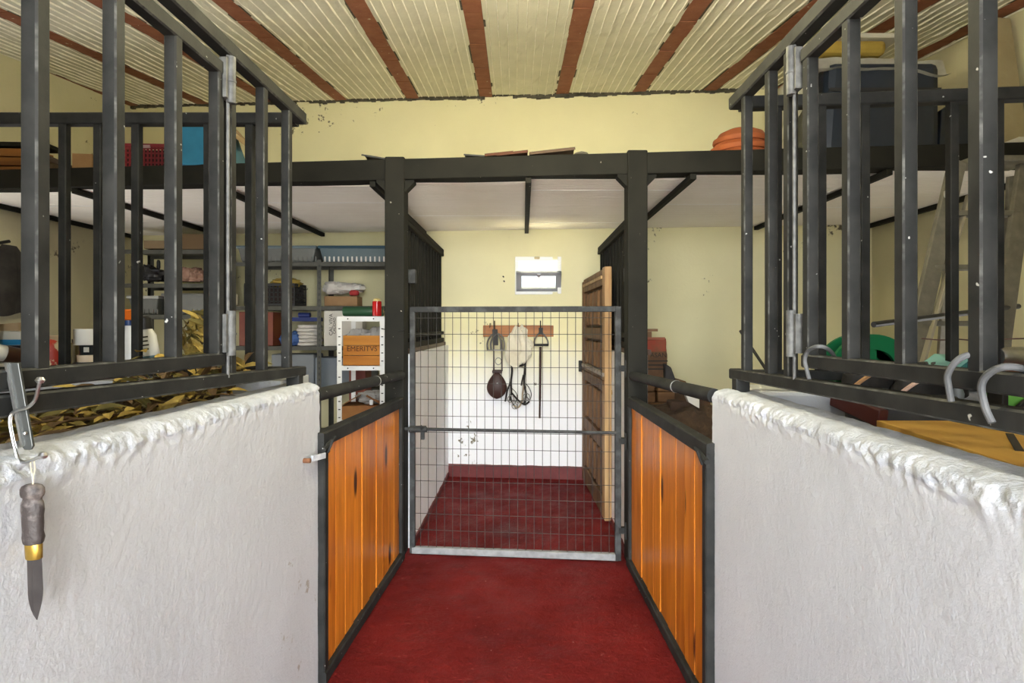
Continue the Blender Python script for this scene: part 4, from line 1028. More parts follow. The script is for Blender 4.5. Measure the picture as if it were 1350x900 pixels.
for k in range(135):
    b0, tp_ = random.choice(stems); t = random.uniform(.05, 1); p = b0.lerp(tp_, t)+Vector((random.uniform(-.035,.035), random.uniform(-.05,.02), random.uniform(-.01,.02)))
    leaf_part(bn, p, (random.uniform(-.9,.9), random.uniform(-1.5,-.3), random.uniform(-PI,0)), random.uniform(.75,1.1), random.choice((0,0,0,1,1,2)))
# big heap of dried laurel inside the near stall, cresting just above the low wall
hp = thing('laurel_heap', 'heap of dried brown and yellow laurel branches behind the low wall below the grille', 'heap', (-1.35, 1.45, 0))
def hump(x, d): return .13*min(1, max(0, (d-1.55)/.4))*min(1, max(0, (x+1.52)/.2))
def heap(u, v):
    x = lerp(-1.005, -1.95, u); d = lerp(.62, 2.185, v); e = min(u*8+.75, (1-u)*3, 1)*min(v*6, (1-v)*30+.35, 1)
    return (x, d, (1.06+hump(x, d))*max(0, e)**.5*(.97+.06*nz(x*5, d*5, 1)))
MB().grid(heap, 30, 40, flip=False, smooth=False).build('branch_mass', M('dry_branch_mass', (.055,.035,.015), .95, 0, (.12,.08,.03), 18, bump=(30,1.0,.03)), hp)
for k in range(300):
    d = .70+1.44*random.random(); x = -1.0-.55*random.random()**1.4
    leaf_part(hp, (x, d, hump(x,d)+1.085+.085*random.random()+.03*nz(x*5, d*5, 1)), (random.uniform(-.5,.5), random.uniform(-.35,.35), random.uniform(1.0,2.4)+random.choice((0,PI))), random.uniform(.8,1.25))
mb = MB()
for k in range(1500):
    d = .66+1.5*random.random(); x = -1.0-.80*random.random()
    Mx = T((x, d, hump(x,d)+1.04+.10*random.random())) @ Matrix.Rotation(random.uniform(0,2*PI), 4, 'Z') @ RX(random.uniform(-.6,.6)) @ RY(random.uniform(-.4,.4))
    leaf_into(mb, Mx, random.uniform(.05,.09), random.uniform(.018,.03), random.randrange(3))
mb.build('loose_leaves', leaf_ms, hp, kind='stuff')
mb = MB()
for k in range(16):
    d = random.uniform(.7,1.8); x = -1.0-random.random()*.3; z = 1.09+.06*random.random()
    mb.tube([(x, d, z), (x+random.uniform(-.05,.05), d+.2, z+random.uniform(-.02,.03)), (x+random.uniform(-.08,.08), d+.4, z+random.uniform(-.03,.03))], .004, 5)
mb.build('twigs', M('laurel_twig', (.12,.07,.03), .8), hp, kind='stuff')
for o in leaf_masters: bpy.data.objects.remove(o)

# ---- on the loft, left
zl_ = 2.412
def lf_(px, d, z=zl_): p = at(px, 0, d); p.z = z; return p
dl = 3.78
orange_wood = wood('reddish_timber', (.30,.13,.035), (.17,.065,.02), 'X', 5, 10, .6)
for k, (z, xo) in enumerate(((0, 0), (.062, .02), (.124, -.03), (.182, .03))):
    q = lf_(-30, dl+.1, zl_+z); w_ = 1.05
    tag(MB(T(q) @ RZ(.02*k)).box((-.05+xo, 0, .03), (w_, .16, .054 if k < 3 else .03)).build('timber_baulk', orange_wood if k < 3 else steel_in, bevel=.004),
        ['reddish timber baulk at the bottom of the stack on the loft', 'reddish timber baulk second from the bottom on the loft', 'reddish timber baulk near the top of the stack on the loft', 'dark board topping the stack of reddish timber baulks'][k], 'timber', 'timber baulks on the loft')
q = lf_(66, dl); tag(MB(T(q+Vector((.06,0,.075))) @ RY(.42)).box((0,0,0), (.34,.06,.03)).build('dark_stick', M('dark_wood_stick', (.07,.045,.03), .8), bevel=.005), 'dark wooden stick sloping down from the timber stack on the loft', 'stick')
q = lf_(74, dl+.1); tag(lump(MB(), q, (.16,.14,.10), 61, .2).build('brown_sack', M('dull_sack', (.16,.11,.06), .95)), 'small brown sack beside the sloping stick on the loft', 'sack')
carton('small_carton', 'small brown carton on the loft beside the red crate', 'box', lf_(117, dl), (.12,.14,.115), card, .1, 0)
carton('small_carton', 'narrow orange brown carton on the loft touching the red crate', 'box', lf_(165, dl), (.07,.14,.12), M('rusty_card', (.30,.10,.04), .8), 0, 0)
slot_crate('red_crate', 'red slotted plastic crate on the loft beside the turquoise box', lf_(208, dl+.1), (.32,.30,.185), plast_red, .05, 14, 6)
q = lf_(208, dl+.1); tag(MB().box(q+Vector((0,-.154,.165)), (.10,.012,.02)).build('crate_handle_grip', M('pale_grip', (.5,.35,.35), .5), bevel=.003), 'pale moulded grip at the rim of the red crate', 'grip')
q = lf_(281, dl-.05)
bb = thing('turquoise_box', 'big turquoise box with a cardboard lid edge on the loft', 'box', q)
MB(T(q) @ RZ(.12)).hexa([(-.19,-.16,0),(.19,-.16,0),(.19,.16,0),(-.19,.16,0)], [(-.20,-.16,.30),(.09,-.16,.30),(.09,.16,.30),(-.20,.16,.30)]).build('body', plast_blue, bb, bevel=.008)
MB(T(q) @ RZ(.12)).prism([(.07,-.165,.31), (.10,-.165,.325), (.21,-.165,.20), (.20,-.165,.175)], (0,.33,0)).build('flap', cardp, bb)
# clay tiles and shims lying on the beam
roof_clay = M('old_roof_clay', (.10,.035,.017), .85, 0, (.065,.026,.015), 12, bump=(50,.4,.004))
def on_beam(px, yo=.07, z=2.419): d = fac(px)+yo; p = at(px, 0, d); p.z = z; return p
def clay_tile(px0, px1, tilt, label, mat, thk=.014, w_=.16, z0=2.419):
    a = on_beam((px0+px1)/2, .09, z0); L = (px1-px0)/F*a.y
    mb = MB(T(a+Vector((0,0,abs(math.sin(tilt))*L/2+thk/2+.001))) @ RY(-tilt))
    def arc(u, v): 
        s = (v-.5)*w_; return (L*(u-.5), s, .022*(1-(2*v-1)**2))
    n0 = 8; top = [(L*(i-.5), (v/n0-.5)*w_, .016*(1-(2*v/n0-1)**2)+thk/2) for i in (0,1) for v in range(n0+1)]
    bot = [(x, y, z-thk) for x, y, z in top]; k = n0+1
    fs = []
    for v in range(n0): fs += [(v, v+1, k+v+1, k+v)[::-1], (2*k+v, 2*k+v+1, 3*k+v+1, 3*k+v)]
    for v in range(n0): fs += [(v, v+1, 2*k+v+1, 2*k+v), (k+v+1, k+v, 3*k+v, 3*k+v+1)]
    fs += [(0, k, 3*k, 2*k), (k-1, 3*k-1, 4*k-1, 2*k-1)]
    mb.add(top+bot, fs)
    return tag(mb.build('roof_tile', mat), label, 'tile', 'roof tiles lying on the beam')
clay_tile(655, 696, .11, 'brown curved clay tile on the beam, its raised end above the middle joist', roof_clay)
clay_tile(640, 677, .10, 'rust coloured clay tile half under its brown neighbour on the beam', M('rust_clay', (.115,.038,.016), .85, 0, (.07,.026,.014), 12))
clay_tile(698, 757, .11, 'long pale brown clay tile tilted up toward the right post', M('pale_clay', (.10,.062,.038), .85, 0, (.075,.045,.028), 12), .016)
dark_slate = M('dark_slate', (.03,.03,.028), .7)
clay_tile(613, 640, -.07, 'dark slate shim on the beam left of the clay tiles', dark_slate, .008)
clay_tile(481, 512, -.16, 'dark slate shim standing proud of the beam beside the left post', dark_slate, .008)
q = on_beam(766); tag(lump(MB(), q, (.09,.12,.022), 71, .1).build('mortar_lump', M('grey_mortar', (.12,.11,.08), .9)), 'flat grey lump of mortar on the beam beside the long pale tile', 'mortar')

# ---- on the loft, right
zr_ = 2.412
terr = M('terracotta_pot', (.34,.085,.020), .75, 0, (.25,.065,.018), 9, bump=(40,.2,.003))
for k in range(3):
    q = on_beam(974, .25, 2.412+k*.056); q.x += .006*k
    sp_ = .185-.012*k
    tag(MB(T(q) @ RX(.02*k)).lathe([(sp_,0),(sp_+.006,.012),(sp_+.004,.028),(sp_-.012,.036),(sp_-.03,.064),(.08,.088),(0,.092)], n=40).build('terracotta_bowl', terr),
        ['upturned terracotta bowl at the bottom of the stack on the beam', 'upturned terracotta bowl in the middle of the stack on the beam', 'upturned terracotta bowl on top of the stack on the beam'][k], 'bowl', 'terracotta bowls on the loft')
db = 3.45
TH = .60
q = lf_(1166, db)
x0, x1 = at(1086, 0, db).x, at(1246, 0, db).x
tr = thing('navy_trunk', 'big dark navy trunk on the loft under a clear plastic sheet', 'trunk', ((x0+x1)/2, db+.3, zr_))
MB().hexa([(x0-.01,db,zr_),(x1-.02,db,zr_),(x1-.02,db+.5,zr_),(x0-.01,db+.5,zr_)], [(x0+.03,db,zr_+TH),(x1-.02,db,zr_+TH),(x1-.02,db+.5,zr_+TH),(x0+.03,db+.5,zr_+TH)]).build('body', navy, tr, bevel=.05)
MB().box(((x0+x1)/2, db-.006, zr_+.42), (x1-x0-.06,.012,.02)).build('seam', black_pl, tr)
film = M('cloudy_plastic_film', (.55,.54,.48), .25, 0, (.38,.37,.32), 5, alpha=.82)
sh = MB()
def film_top(u, v):
    x = lerp(x0-.06, x1+.02, u); d = lerp(db-.03, db+.52, v)
    z = zr_+TH+.035+.02*nz(x*6, d*6, 3)+.02*nz(x*2.2, d*2, 8)
    if v < .08: z -= .10+.05*nz(x*5, 1, 2)
    return (x, d, z)
sh.grid(film_top, 40, 14)
def film_side(u, v):
    d = lerp(db-.04, db+.5, u); z = lerp(zr_+TH+.03, zr_+.02, v)
    return (x0-.055-.25*v**1.2+.035*nz(d*7, z*5, 4), d-.10*v, z)
sh.grid(film_side, 20, 24)
tag(sh.build('plastic_sheet', film), 'cloudy plastic sheet draped over the navy trunk', 'sheet')
q = Vector(((x0+x1)/2-.12, db+.25, zr_+TH+.07))
tag(MB().box(q+Vector((0,0,.07)), (.42,.28,.09)).build('ochre_cushion', yellow_c, bevel=.03), 'ochre cushion lying on the wrapped navy trunk', 'cushion')
tag(MB().box(q+Vector((.06,0,.135)), (.46,.30,.03)).build('white_tray', M('dull_white', (.55,.53,.45), .6), bevel=.006), 'dull white tray on the ochre cushion', 'tray')
q = lf_(1263, 3.5)
tag(MB().prism([q+Vector((-.10,0,.32)), q+Vector((.12,0,.47)), q+Vector((.16,0,0)), q+Vector((-.12,0,0))], (0,.05,0)).build('leaning_board', navy, bevel=.006), 'slanted dark board leaning beside the navy trunk', 'board')
q = lf_(1334, 3.33)
tag(MB().prism([q+Vector((-.065,0,0)), q+Vector((.13,.02,0)), q+Vector((.15,.18,.89)), q+Vector((.02,.16,.89))], (.0,.06,.0)).build('beige_board', M('beige_board', (.42,.36,.22), .9, 0, (.36,.30,.18), 5, bump=(25,.4,.01)), bevel=.01), 'tall beige board leaning on the side wall above the ladder', 'board')
q = lf_(1345, 3.22, 2.420)
tag(MB().box(q+Vector((.03,0,.02)), (.16,.10,.035)).build('white_slab', M('pale_slab', (.6,.58,.52), .7), bevel=.005), 'pale slab on the beam at the foot of the beige board', 'slab')

# ---- right stall: ladder, sack, firewood, tools
alu = M('brushed_aluminium', (.155,.145,.115), .5, .1, (.22,.205,.165), 18, spec=.25)
ld = thing('stepladder', 'aluminium stepladder leaning behind the black bar grilles', 'ladder', (2.5, 3.2, 0))
La, Lb = at(1262, 213, 2.98), at(1182, 560, 2.70); 
def ext(a, b): t = a.z/(a.z-b.z); return a.lerp(b, t)
Lb = ext(La, Lb)
Ra = La+Vector((.36, .0, 0)); Rb = Lb+Vector((.50, 0, 0))
MB().bar(La, Lb, .085, .028, up=(0,1,0)).build('stile', alu, ld); MB().bar(Ra, Rb, .085, .028, up=(0,1,0)).build('stile', alu, ld)
a0 = La+Vector((.02,-.02,-.03)); b0 = Lb+Vector((.045,-.02,0))
MB().bar(a0+Vector((.025,0,-.15)), b0+Vector((.02,0,.3)), .014, .03, up=(0,1,0)).build('stile_lip', M('bright_aluminium', (.33,.30,.23), .5, .1), ld)
Lc, Ld = La+Vector((.03,.06,-.06)), Vector((at(1225, 0, 3.5).x, 3.5, 0)); 
MB().bar(Lc, Ld, .055, .022, up=(0,1,0)).build('rear_leg', alu, ld); MB().bar(Ra+Vector((-.02,.06,-.06)), Ld+Vector((.42,0,0)), .055, .022, up=(0,1,0)).build('rear_leg', alu, ld)
for k in range(1, 8):
    t = k/8; p0 = La.lerp(Lb, t); p1 = Ra.lerp(Rb, t); MB().box((p0+p1)/2+Vector((0,.02,0)), ((p1-p0).length,.07,.026)).build('step', alu, ld, bevel=.003)
MB().box((La+Ra)/2+Vector((.03,.03,.0)), (.34,.2,.03)).build('top_cap', alu, ld, bevel=.006)
MB().bar(Lc.lerp(Ld, .45), Lc.lerp(Ld, .45)+Vector((.40,0,0)), .03, .02).build('brace', alu, ld)
MB().box(at(1249, 256, La.y-.06), (.035,.012,.035)).build('rivet_plate', bright_metal, ld, bevel=.005)
bp = at(1205, 421, 2.55); bq = at(1300, 409, 2.75)
tag(MB().tube([bp-(bq-bp)*.5, bq+(bq-bp)*.5], .013, 10).build('broom_handle', black_pl), 'black broom handle lying across the ladder', 'broom')
q = at(866, 500, 4.55)
fs_ = thing('feed_sack', 'paper feed sack with red top beyond the right post', 'sack', q)
z0 = q.z; zt3 = at(0, 447, 4.55).z; hs_ = zt3-z0
def sack(u, v):
    a = u*2*PI; w_ = .125*(1-.10*v); t_ = .085*(1-.75*v**2)
    cx, sx_ = math.cos(a), math.sin(a); k = (abs(cx)**3+abs(sx_)**3)**(-1/3)
    return (q.x+cx*k*w_*(1+.05*nz(u*8, v*5, 3))-.02, q.y+.09+sx_*k*t_*(1+.06*nz(u*6, v*6, 1)), z0+hs_*v*(1+.03*math.sin(a)))
MB().grid(sack, 32, 16, flip=False).build('body', M('kraft_sack_print', (.16,.085,.04), .85, 0, (.11,.055,.028), 9), fs_)
def band(u, v):
    vv = .70+.30*v; x, y, z = sack(u, vv); return (q.x-.02+(x-q.x+.02)*1.015, q.y+.09+(y-q.y-.09)*1.02, z+.002)
MB().grid(band, 32, 8).build('red_top', M('red_sack_print', (.33,.055,.03), .8, 0, (.22,.07,.035), 14), fs_)
MB().box((q.x-.02, q.y+.09, zt3+.004), (.21,.02,.02)).build('folded_seam', M('sack_seam', (.35,.12,.07), .85), fs_)
words_mesh('lettering', 'ASAN', .052, T((q.x+.012, q.y-.002, z0+hs_*.60)) @ FACE, ink, fs_)
for k in range(3): MB().box((q.x, q.y-.004, z0+hs_*(.46-.10*k)), (.17-.03*(k % 2),.004,.010)).build('print_line', ink, fs_)
p = at(880, 500, 4.45); tag(MB().prism([at(877,506,4.5), at(877,479,4.5), at(885,484,4.5), at(891,500,4.5), at(891,506,4.5)], (0,.12,0)).build('dark_pad', darkrag, bevel=.01), 'dark rounded pad leaning beside the feed sack', 'pad')
p = at(853, 500, 4.9); tag(MB().box((p.x, 4.9, at(0,437,4.9).z/2), (.07,.05,at(0,437,4.9).z)).box((p.x+.02, 4.9, at(0,435,4.9).z), (.13,.07,.022)).build('wooden_post', wood('pale_post_wood', (.33,.19,.10), (.22,.12,.06), 'Z')), 'wooden post with a flat cap behind the feed sack', 'post')
fw = wood('firewood', (.21,.11,.05), (.10,.05,.022), 'X', 6, 8, .75, None, .3, .6)
zf_ = at(0, 500, 4.55).z
hgt = .085
bs = thing('wooden_box', 'plain wooden box under the sawn blocks and the feed sack', 'box', (1.04, 4.62, 0))
zb_ = zf_-2*hgt
for k in range(6): MB().box((1.04, 4.445, zb_*(k+.5)/6), (.46,.02,zb_/6-.006)).build('slat', fw, bs, bevel=.003)
MB().box((1.04, 4.63, zb_/2), (.46,.34,zb_-.002)).build('body', fw, bs)
names_ = [['lower sawn block nearest the right post under the feed sack', 'lower sawn block farther from the right post under the feed sack'], ['upper sawn block nearest the right post under the feed sack', 'upper sawn block farther from the right post under the feed sack']]
for r in range(2):
    for c in range(2):
        tag(MB(T((.92+.24*c, 4.62, zb_+r*hgt)) @ RZ(random.uniform(-.04,.04))).box((0,0,hgt/2-.002), (.225,.34,hgt-.005)).build('firewood_block', fw, bevel=.008), names_[r][c], 'wood', 'sawn blocks under the feed sack')
for i, (px, py, s) in enumerate(((899, 530, .14), (912, 522, .16), (922, 535, .12), (905, 545, .15), (926, 524, .10))):
    q2 = at(px, py, 4.1+.05*i)
    tag(MB(T(q2-Vector((0,0,s/2))) @ RZ(.4*i) @ RY(.1*i)).box((0,0,s*.3), (s*1.4,s*.9,s*.6)).build('firewood_log', M('dark_split_wood_%d' % i, (.075+.02*i,.04+.008*i,.02), .85, 0, (.04,.022,.012), 12), bevel=.012),
        ['split dark log on the pile near the right panel, lowest left', 'split dark log at the top of the pile near the right panel', 'split dark log by the pipe rail end', 'split dark log at the bottom of the pile near the right panel', 'small split log against the white wall end'][i], 'wood', 'split logs behind the right panel')
tag(lump(MB(), (1.12, 4.15, 0), (.75,.5,.82), 81, .12, 3, power=.4).build('log_pile', M('dark_log_pile', (.05,.03,.018), .95, 0, (.10,.06,.03), 9, bump=(12,1.0,.05))), 'dark heap of bark and split wood behind the right panel', 'heap', kind='stuff')
tag(MB().prism([at(903,518,4.0), at(922,526,4.0), at(922,538,4.0), at(908,530,4.0)], (0,.05,0)).build('white_rag', paper), 'small pale rag on the wood pile below the pipe rail', 'rag')

# things on and behind the right cross wall
def rbm(px, py, d): return at(px, py, d)
Rw = 2.12
rw_top = lambda x: 1.167
gq = at(1138, 470, Rw+.05); gq.z = 1.168
hr = thing('green_reel', 'bright green plastic hose reel on the cross wall behind the grille', 'reel', gq)
def ringprofile(ro, ri, y, th): return [(ri, y), (ro, y), (ro, y+th), (ri, y+th), (ri, y)]
gc = Vector((gq.x, gq.y, gq.z+.075)); RXm = RX(PI/2).to_3x3()
for y in (-.05, .045): MB().lathe(ringprofile(.150, .085, y, .018), gc, RXm, n=44, sy=.85).build('rim', green_pl, hr)
for a in (PI/2, PI*7/6, PI*11/6): MB().bar(gc+Vector((.02*math.cos(a),-.042,.02*math.sin(a))), gc+Vector((.13*math.cos(a),-.042,.115*math.sin(a))), .045, .012, up=(0,1,0)).build('spoke', green_pl, hr)
MB().lathe([(0,-.05),(.045,-.05),(.045,.05),(0,.05)], gc, RXm, n=24).build('hub', green_pl, hr)
for k in range(4):
    pts = [gc+Vector(((.098+.004*k)*math.cos(t), -.03+.02*k, (.084)*math.sin(t))) for t in [j*PI/14 for j in range(28)]]
    MB().tube(pts, .0085, 8, True).build('hose_turn', M('dark_green_hose_%d' % k, (.01,.06,.035), .45), hr)
q = at(1243, 490, 2.05); q.z = 1.168
tb = thing('teal_box', 'teal plastic box tilted on the cross wall beside the green reel', 'box', q)
MB(T(q+Vector((0,0,.005))) @ RZ(.3) @ RY(-.12)).hexa([(-.05,-.05,0),(.05,-.05,0),(.05,.05,0),(-.05,.05,0)], [(-.055,-.06,.06),(.055,-.06,.105),(.055,.06,.105),(-.055,.06,.06)]).build('body', M('teal_plastic', (.03,.17,.16), .35, 0, (.05,.24,.22), 5), tb, bevel=.008)
MB(T(q+Vector((0,0,.005))) @ RZ(.3) @ RY(-.12)).prism([(-.06,-.065,.06),(.06,-.065,.106),(.06,.065,.106),(-.06,.065,.06)], (0,0,.012)).build('rim', M('pale_teal', (.20,.42,.38), .4), tb)
q = at(1281, 490, 2.08); q.z = 1.168
tag(MB().box(q+Vector((0,0,.06)), (.09,.08,.12)).build('teal_bottle', M('dull_teal', (.02,.12,.12), .4), bevel=.015), 'dull teal bottle between the grille bars on the cross wall', 'bottle')
q = at(1222, 490, 2.10); q.z = 1.168
tag(lump(MB(), q, (.12,.10,.10), 91, .3, 3).build('dark_rag', darkrag), 'dark rag beside the teal box on the cross wall', 'rag')
q = at(1337, 475, 2.0); q.z = 1.168
cn = thing('silver_can', 'dented silver can lying on a rusty box at the photo edge', 'can', q)
MB().box(q+Vector((0,.02,.045)), (.16,.1,.09)).build('rusty_box', M('rusty_metal', (.16,.06,.03), .8), cn, bevel=.004)
MB().lathe([(0,-.06),(.03,-.06),(.034,-.05),(.034,.05),(.03,.06),(0,.06)], q+Vector((.02,.02,.125)), RY(PI/2).to_3x3(), n=20).build('can', bright_metal, cn)
tag(MB().tube(curve_pts([at(1215, 446, 2.1), at(1240, 448, 2.1), at(1262, 447, 2.09), at(1290, 449, 2.07), at(1322, 447, 2.05), at(1352, 446, 2.0)], 5), .0025, 6).build('reddish_twine', M('reddish_cord', (.10,.05,.04), .7)), 'thin reddish twine strung behind the grille above the teal box', 'twine')
tag(MB().tube([at(976, 436, 2.35), at(1010, 487, 2.2), at(1038, 525, 2.15)], .006, 8).build('thin_rod', steel), 'thin dark rod leaning on the end of the right grille', 'rod')
# black boots lying on the rail side of the cross wall
def boot(name, label, px, py, d, rz, trim):
    q = at(px, py, d); t = thing(name, label, 'boot', q, 'black boots on the cross wall'); Mx = T(q) @ RZ(rz)
    lump(MB(Mx), (0,0,0), (.23,.095,.075), hash(px) % 50, .12, 2, power=.6).build('body', blackl, t)
    lump(MB(Mx), (.085,0,.0), (.10,.09,.10), 3, .15, 2, power=.6).build('shaft', blackl, t)
    MB(Mx).tube(curve_pts([(-.115,-.03,.012), (-.09,-.045,.04), (-.05,-.046,.065), (-.01,-.04,.08)], 5), .007, 6).build('trim', trim, t)
    return t
boot('black_boot', 'black boot with tan piping lying between the rails', 1155, 516, 1.96, .1, M('tan_piping', (.38,.20,.08), .6))
boot('black_boot', 'black boot with pale pink piping lying nearer the hooks', 1222, 524, 1.90, .0, M('pink_piping', (.55,.36,.28), .6))
q = at(1262, 535, 1.86); tag(MB().lathe([(0,0),(.018,0),(.020,.02),(.012,.045),(0,.05)], q+Vector((0,0,.02)), n=14).build('plastic_stopper', M('grey_plastic', (.14,.15,.15), .5)), 'grey plastic stopper beside the pink piped boot', 'stopper')
# black saddle blanket, maroon board, plywood, green bag in the near right stall
def drape(u, v):
    px = lerp(1110, 1262, u); d = lerp(1.95, 1.80, u); s = v*.40
    x = (px-CX)/F*d
    y = d+.07-.09*min(1, s/.08); z = 1.168-max(0, s-.07)*1.0+.008*nz(x*9, s*9, 1)
    return (x, y+.01*nz(x*14, s*5, 2), z+.004)
tag(MB().grid(drape, 30, 20).build('saddle_blanket', darkrag, thick=.012), 'black saddle blanket hanging over the front of the cross wall', 'blanket')
a, b = at(1100, 524, 1.90), at(1150, 546, 1.72)
tag(MB().bar(a, b+(b-a)*.25, .03, .055, up=(0,0,1)).build('maroon_board', M('maroon_paint', (.05,.008,.007), .5), bevel=.004), 'maroon painted board sloping below the lower rail', 'board')
tbl = thing('work_table', 'low wooden table under the plywood sheet in the near right stall', 'table', (1.45, 1.45, 0))
tw = wood('table_wood', (.24,.13,.05), (.14,.07,.03), 'Y')
MB().box((1.40, 1.32, 1.085), (.84,.72,.03)).build('table_top', tw, tbl, bevel=.004)
for sx in (-1,1):
    for sy in (-1,1): MB().box((1.40+sx*.36, 1.32+sy*.31, .535), (.06,.06,1.07)).build('leg', tw, tbl, bevel=.004)
ply = wood('yellow_plywood', (.55,.33,.08), (.42,.23,.05), 'Y', 3, 6, .55, None, .1, 0)
ps = thing('plywood_sheet', 'yellow plywood sheet on the table below the lower rail', 'board', (1.40, 1.32, 1.101))
MB().hexa([(.96,.98,1.101),(1.78,.98,1.101),(1.78,1.63,1.101),(1.03,1.66,1.101)], [(.96,.98,1.126),(1.78,.98,1.126),(1.78,1.63,1.126),(1.03,1.66,1.126)]).build('body', ply, ps, bevel=.002)
MB().bar((1.235,1.445,1.127), (1.09,1.25,1.127), .016, .003).build('black_stripe', ink, ps)
q = at(1345, 545, 1.80)
gb_ = thing('green_bag', 'bright green bag with a black strap at the photo edge', 'bag', q)
lump(MB(), q, (.20,.14,.10), 95, .18, 3).build('body', M('lime_green_cloth', (.10,.32,.03), .7, 0, (.07,.24,.02), 7), gb_)
MB().tube(curve_pts([q+Vector((-.09,-.06,.0)), q+Vector((-.05,-.08,.05)), q+Vector((0,-.085,.075)), q+Vector((.05,-.08,.09))], 5), .009, 6).build('strap', blackl, gb_)
MB().box(q+Vector((-.105,-.04,.03)), (.02,.06,.09)).build('buckle', blackl, gb_, bevel=.004)
MB().box(q+Vector((0,.0,-.055)), (.24,.2,.108)).build('support_box', card, gb_)

# ---- wire hooks on the right grille
hk = M('grey_wire_hook', (.075,.078,.08), .55, 0, (.13,.132,.132), 20, spec=.25)
def zhook(pts, label, r):
    P_ = []
    for (x, y, X) in pts: P_.append(at(x, y, lat(x, X)))
    tag(MB().tube(curve_pts(P_, 6), r, 10).build('wire_hook', hk), label, 'hook', 'grey wire hooks on the right grille')
zhook([(1067,500,.752),(1063,485,.750),(1061,474,.748),(1064,464,.748),(1071,458.5,.75),(1079,456.5,.756),(1088,458,.775),(1096,464,.80),(1102,473,.815)], 'grey wire hook nearest the grille hinge', .0052)
zhook([(1254,529,.752),(1251,511,.750),(1249,497,.748),(1253,486,.748),(1260,477,.75),(1270,470,.757),(1282,467.5,.775),(1293,470,.80)], 'grey wire hook second from the grille hinge', .0056)
zhook([(1308,557,.750),(1300,540,.748),(1295,521,.746),(1294,508,.746),(1299,497,.747),(1310,488,.75),(1325,483.5,.756),(1342,484.5,.775),(1356,489,.80)], 'grey wire hook farthest from the grille hinge', .0058)

# ---- hook plate and knife on the left
hx = thing('rack_hook', 'steel hook plate with bent double wire clipped over the lower rail', 'hook', at(28, 590, .955))
dk = .955
MB().prism([at(6,478,dk), at(15,478,dk), at(24,478,dk), at(43,588,dk), at(40,593,dk), at(32,593,dk), at(28,588,dk)], (0,.005,0)).build('plate', M('grey_plate', (.10,.105,.10), .35, .6), hx, bevel=.001)
MB().prism([at(5,478,dk-.004), at(8,478,dk-.004), at(30,588,dk-.004), at(27,590,dk-.004)], (0,.010,0)).build('plate_edge', bright_metal, hx)
MB().tube(curve_pts([at(53,501,dk-.02), at(50,513,dk-.018), at(46,527,dk-.012), at(36,537,dk-.008), at(22,541,dk-.008), at(15,546,dk-.008), at(13,556,dk-.009), at(16,575,dk-.010), at(20,592,dk-.012), at(24,605,dk-.014), at(32,609,dk-.018), at(43,606,dk-.022), at(55,601,dk-.03)], 6), .0028, 10).build('wire', bright_metal, hx)
for (x, y, o) in ((53,501,-.02), (57,600,-.032)):
    c = at(x, y, dk+o); MB().lathe([(0,-.006),(.004,-.005),(.0068,0),(.004,.005),(0,.006)], c, n=12, sx=1.1).build('tip', bright_metal, hx)
MB().box(at(33, 571, dk-.006), (.006,.006,.006)).build('screw', bright_metal, hx, bevel=.002)
dk2 = .925
kn = thing('knife', 'old knife with worn handle and brass ferrule hanging before the white wall', 'knife', at(45, 816, dk2))
def kp(x, y, o=0): return at(x, y, dk2+o)
def oval(pts, name, mat, flat=.62, bump_=0):        # stacked ovals from (centre px, y px, half width px)
    n = 22; vs = []; fs = []
    for i, (cx0, y0, hw) in enumerate(pts):
        c = kp(cx0, y0); r = hw/F*dk2
        for j in range(n):
            a = 2*PI*j/n; k = 1+bump_*noise.noise(Vector((math.cos(a)*2, math.sin(a)*2, y0*.11)))+bump_*.6*noise.noise(Vector((math.cos(a)*6, math.sin(a)*6, y0*.3)))
            vs.append((c.x+r*k*math.cos(a), c.y+r*flat*k*math.sin(a), c.z))
    for i in range(len(pts)-1):
        for j in range(n): fs.append((i*n+j, (i+1)*n+j, (i+1)*n+(j+1) % n, i*n+(j+1) % n))
    fs += [tuple(range(n)), tuple(range((len(pts)-1)*n+n-1, (len(pts)-1)*n-1, -1))]
    mb = MB(); mb.add(vs, fs, 0, True); return mb.build(name, mat, kn)
horn = M('worn_horn', (.038,.029,.026), .55, 0, (.20,.17,.155), 34, (.50,.68), (120,.6,.003))
hp_ = []
prof = [(638,8),(640,12),(644,14),(650,14.2),(654,13),(656,11),(659,11),(661,12.5),(664,14),(672,14),(680,13.3),(690,12.8),(700,12.8),(708,13.2),(714,13),(716,12)]
for y0, hw in prof:
    hp_.append((lerp(42.5, 44, (y0-638)/80), y0, hw))
oval(hp_, 'handle', horn, .7, .10)
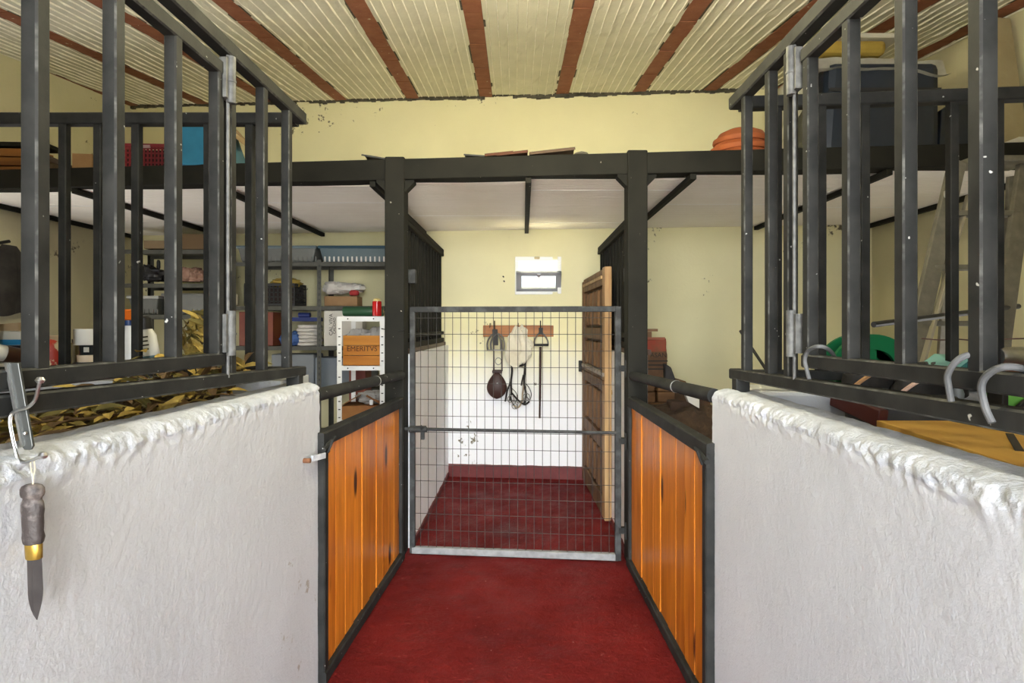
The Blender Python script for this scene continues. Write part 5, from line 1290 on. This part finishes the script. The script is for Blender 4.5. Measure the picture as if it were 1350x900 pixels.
oval([(44.3,715,10.4),(44.3,716,10.8),(45,735,10.4),(45,736,9.8)], 'ferrule', M('brass', (.55,.36,.07), .3, .85, (.40,.25,.05), 22), .66)
bl = MB(); n = 12; L_, R_, Z_ = [], [], []
for i in range(n+1):
    t = i/n; y = lerp(735, 817, t)
    xl = lerp(35.2, 38.0, t) if t < .55 else lerp(lerp(35.2,38.0,.55), 47.5, ((t-.55)/.45)**2.1)
    xr = lerp(55.2, 57.2, min(1,t/.5)) if t < .5 else lerp(57.2, 49.0, ((t-.5)/.5)**1.7)
    if t == 1: xl, xr = 48.2, 49.2
    L_.append((xl, y)); R_.append((xr, y))
vs = []
for (xl, y), (xr, _) in zip(L_, R_):
    m = lerp(xl, xr, .35); vs += [kp(xl, y), kp(m, y, -.0016), kp(xr, y, -.0016), kp(xr, y, .0016), kp(m, y, .0016)]
fs = []
for i in range(n):
    for j in range(5): fs.append((i*5+j, i*5+(j+1) % 5, (i+1)*5+(j+1) % 5, (i+1)*5+j))
fs += [(4,3,2,1,0), tuple(n*5+j for j in range(5))]
bl.add(vs, fs); bl.build('blade', M('stained_blade', (.026,.022,.021), .5, 0, (.05,.043,.04), 18, spec=.3), kn)
for k, (xa_, xb_) in enumerate(((41, 43), (46, 44))):
    MB().tube(curve_pts([kp(xa_-1, 607, .012), kp(xa_, 618, .006), kp(xb_, 628), kp(xb_, 640)], 4), .0008, 5).build('string', M('pale_string_%d' % k, (.55,.48,.33), .9), kn)
# small rusty bolt hook by the end of the left wall
hb = thing('wall_eyelet', 'rusty bolt and pale bracket at the end of the left low wall', 'bracket', (-.80, 2.18, .88))
pA = at(405, 607, lat(405, -.79)); 
MB().tube([pA+Vector((-.02,0,0)), pA+Vector((.012,0,0))], .009, 10).build('bolt', M('rust', (.12,.045,.018), .9, 0, (.20,.09,.04), 40), hb)
MB().bar(pA+Vector((.006,0.03,0)), at(427, 600, 2.2)+Vector((.004,0,0)), .008, .022, up=(0,0,1)).build('bracket', crest_m, hb)
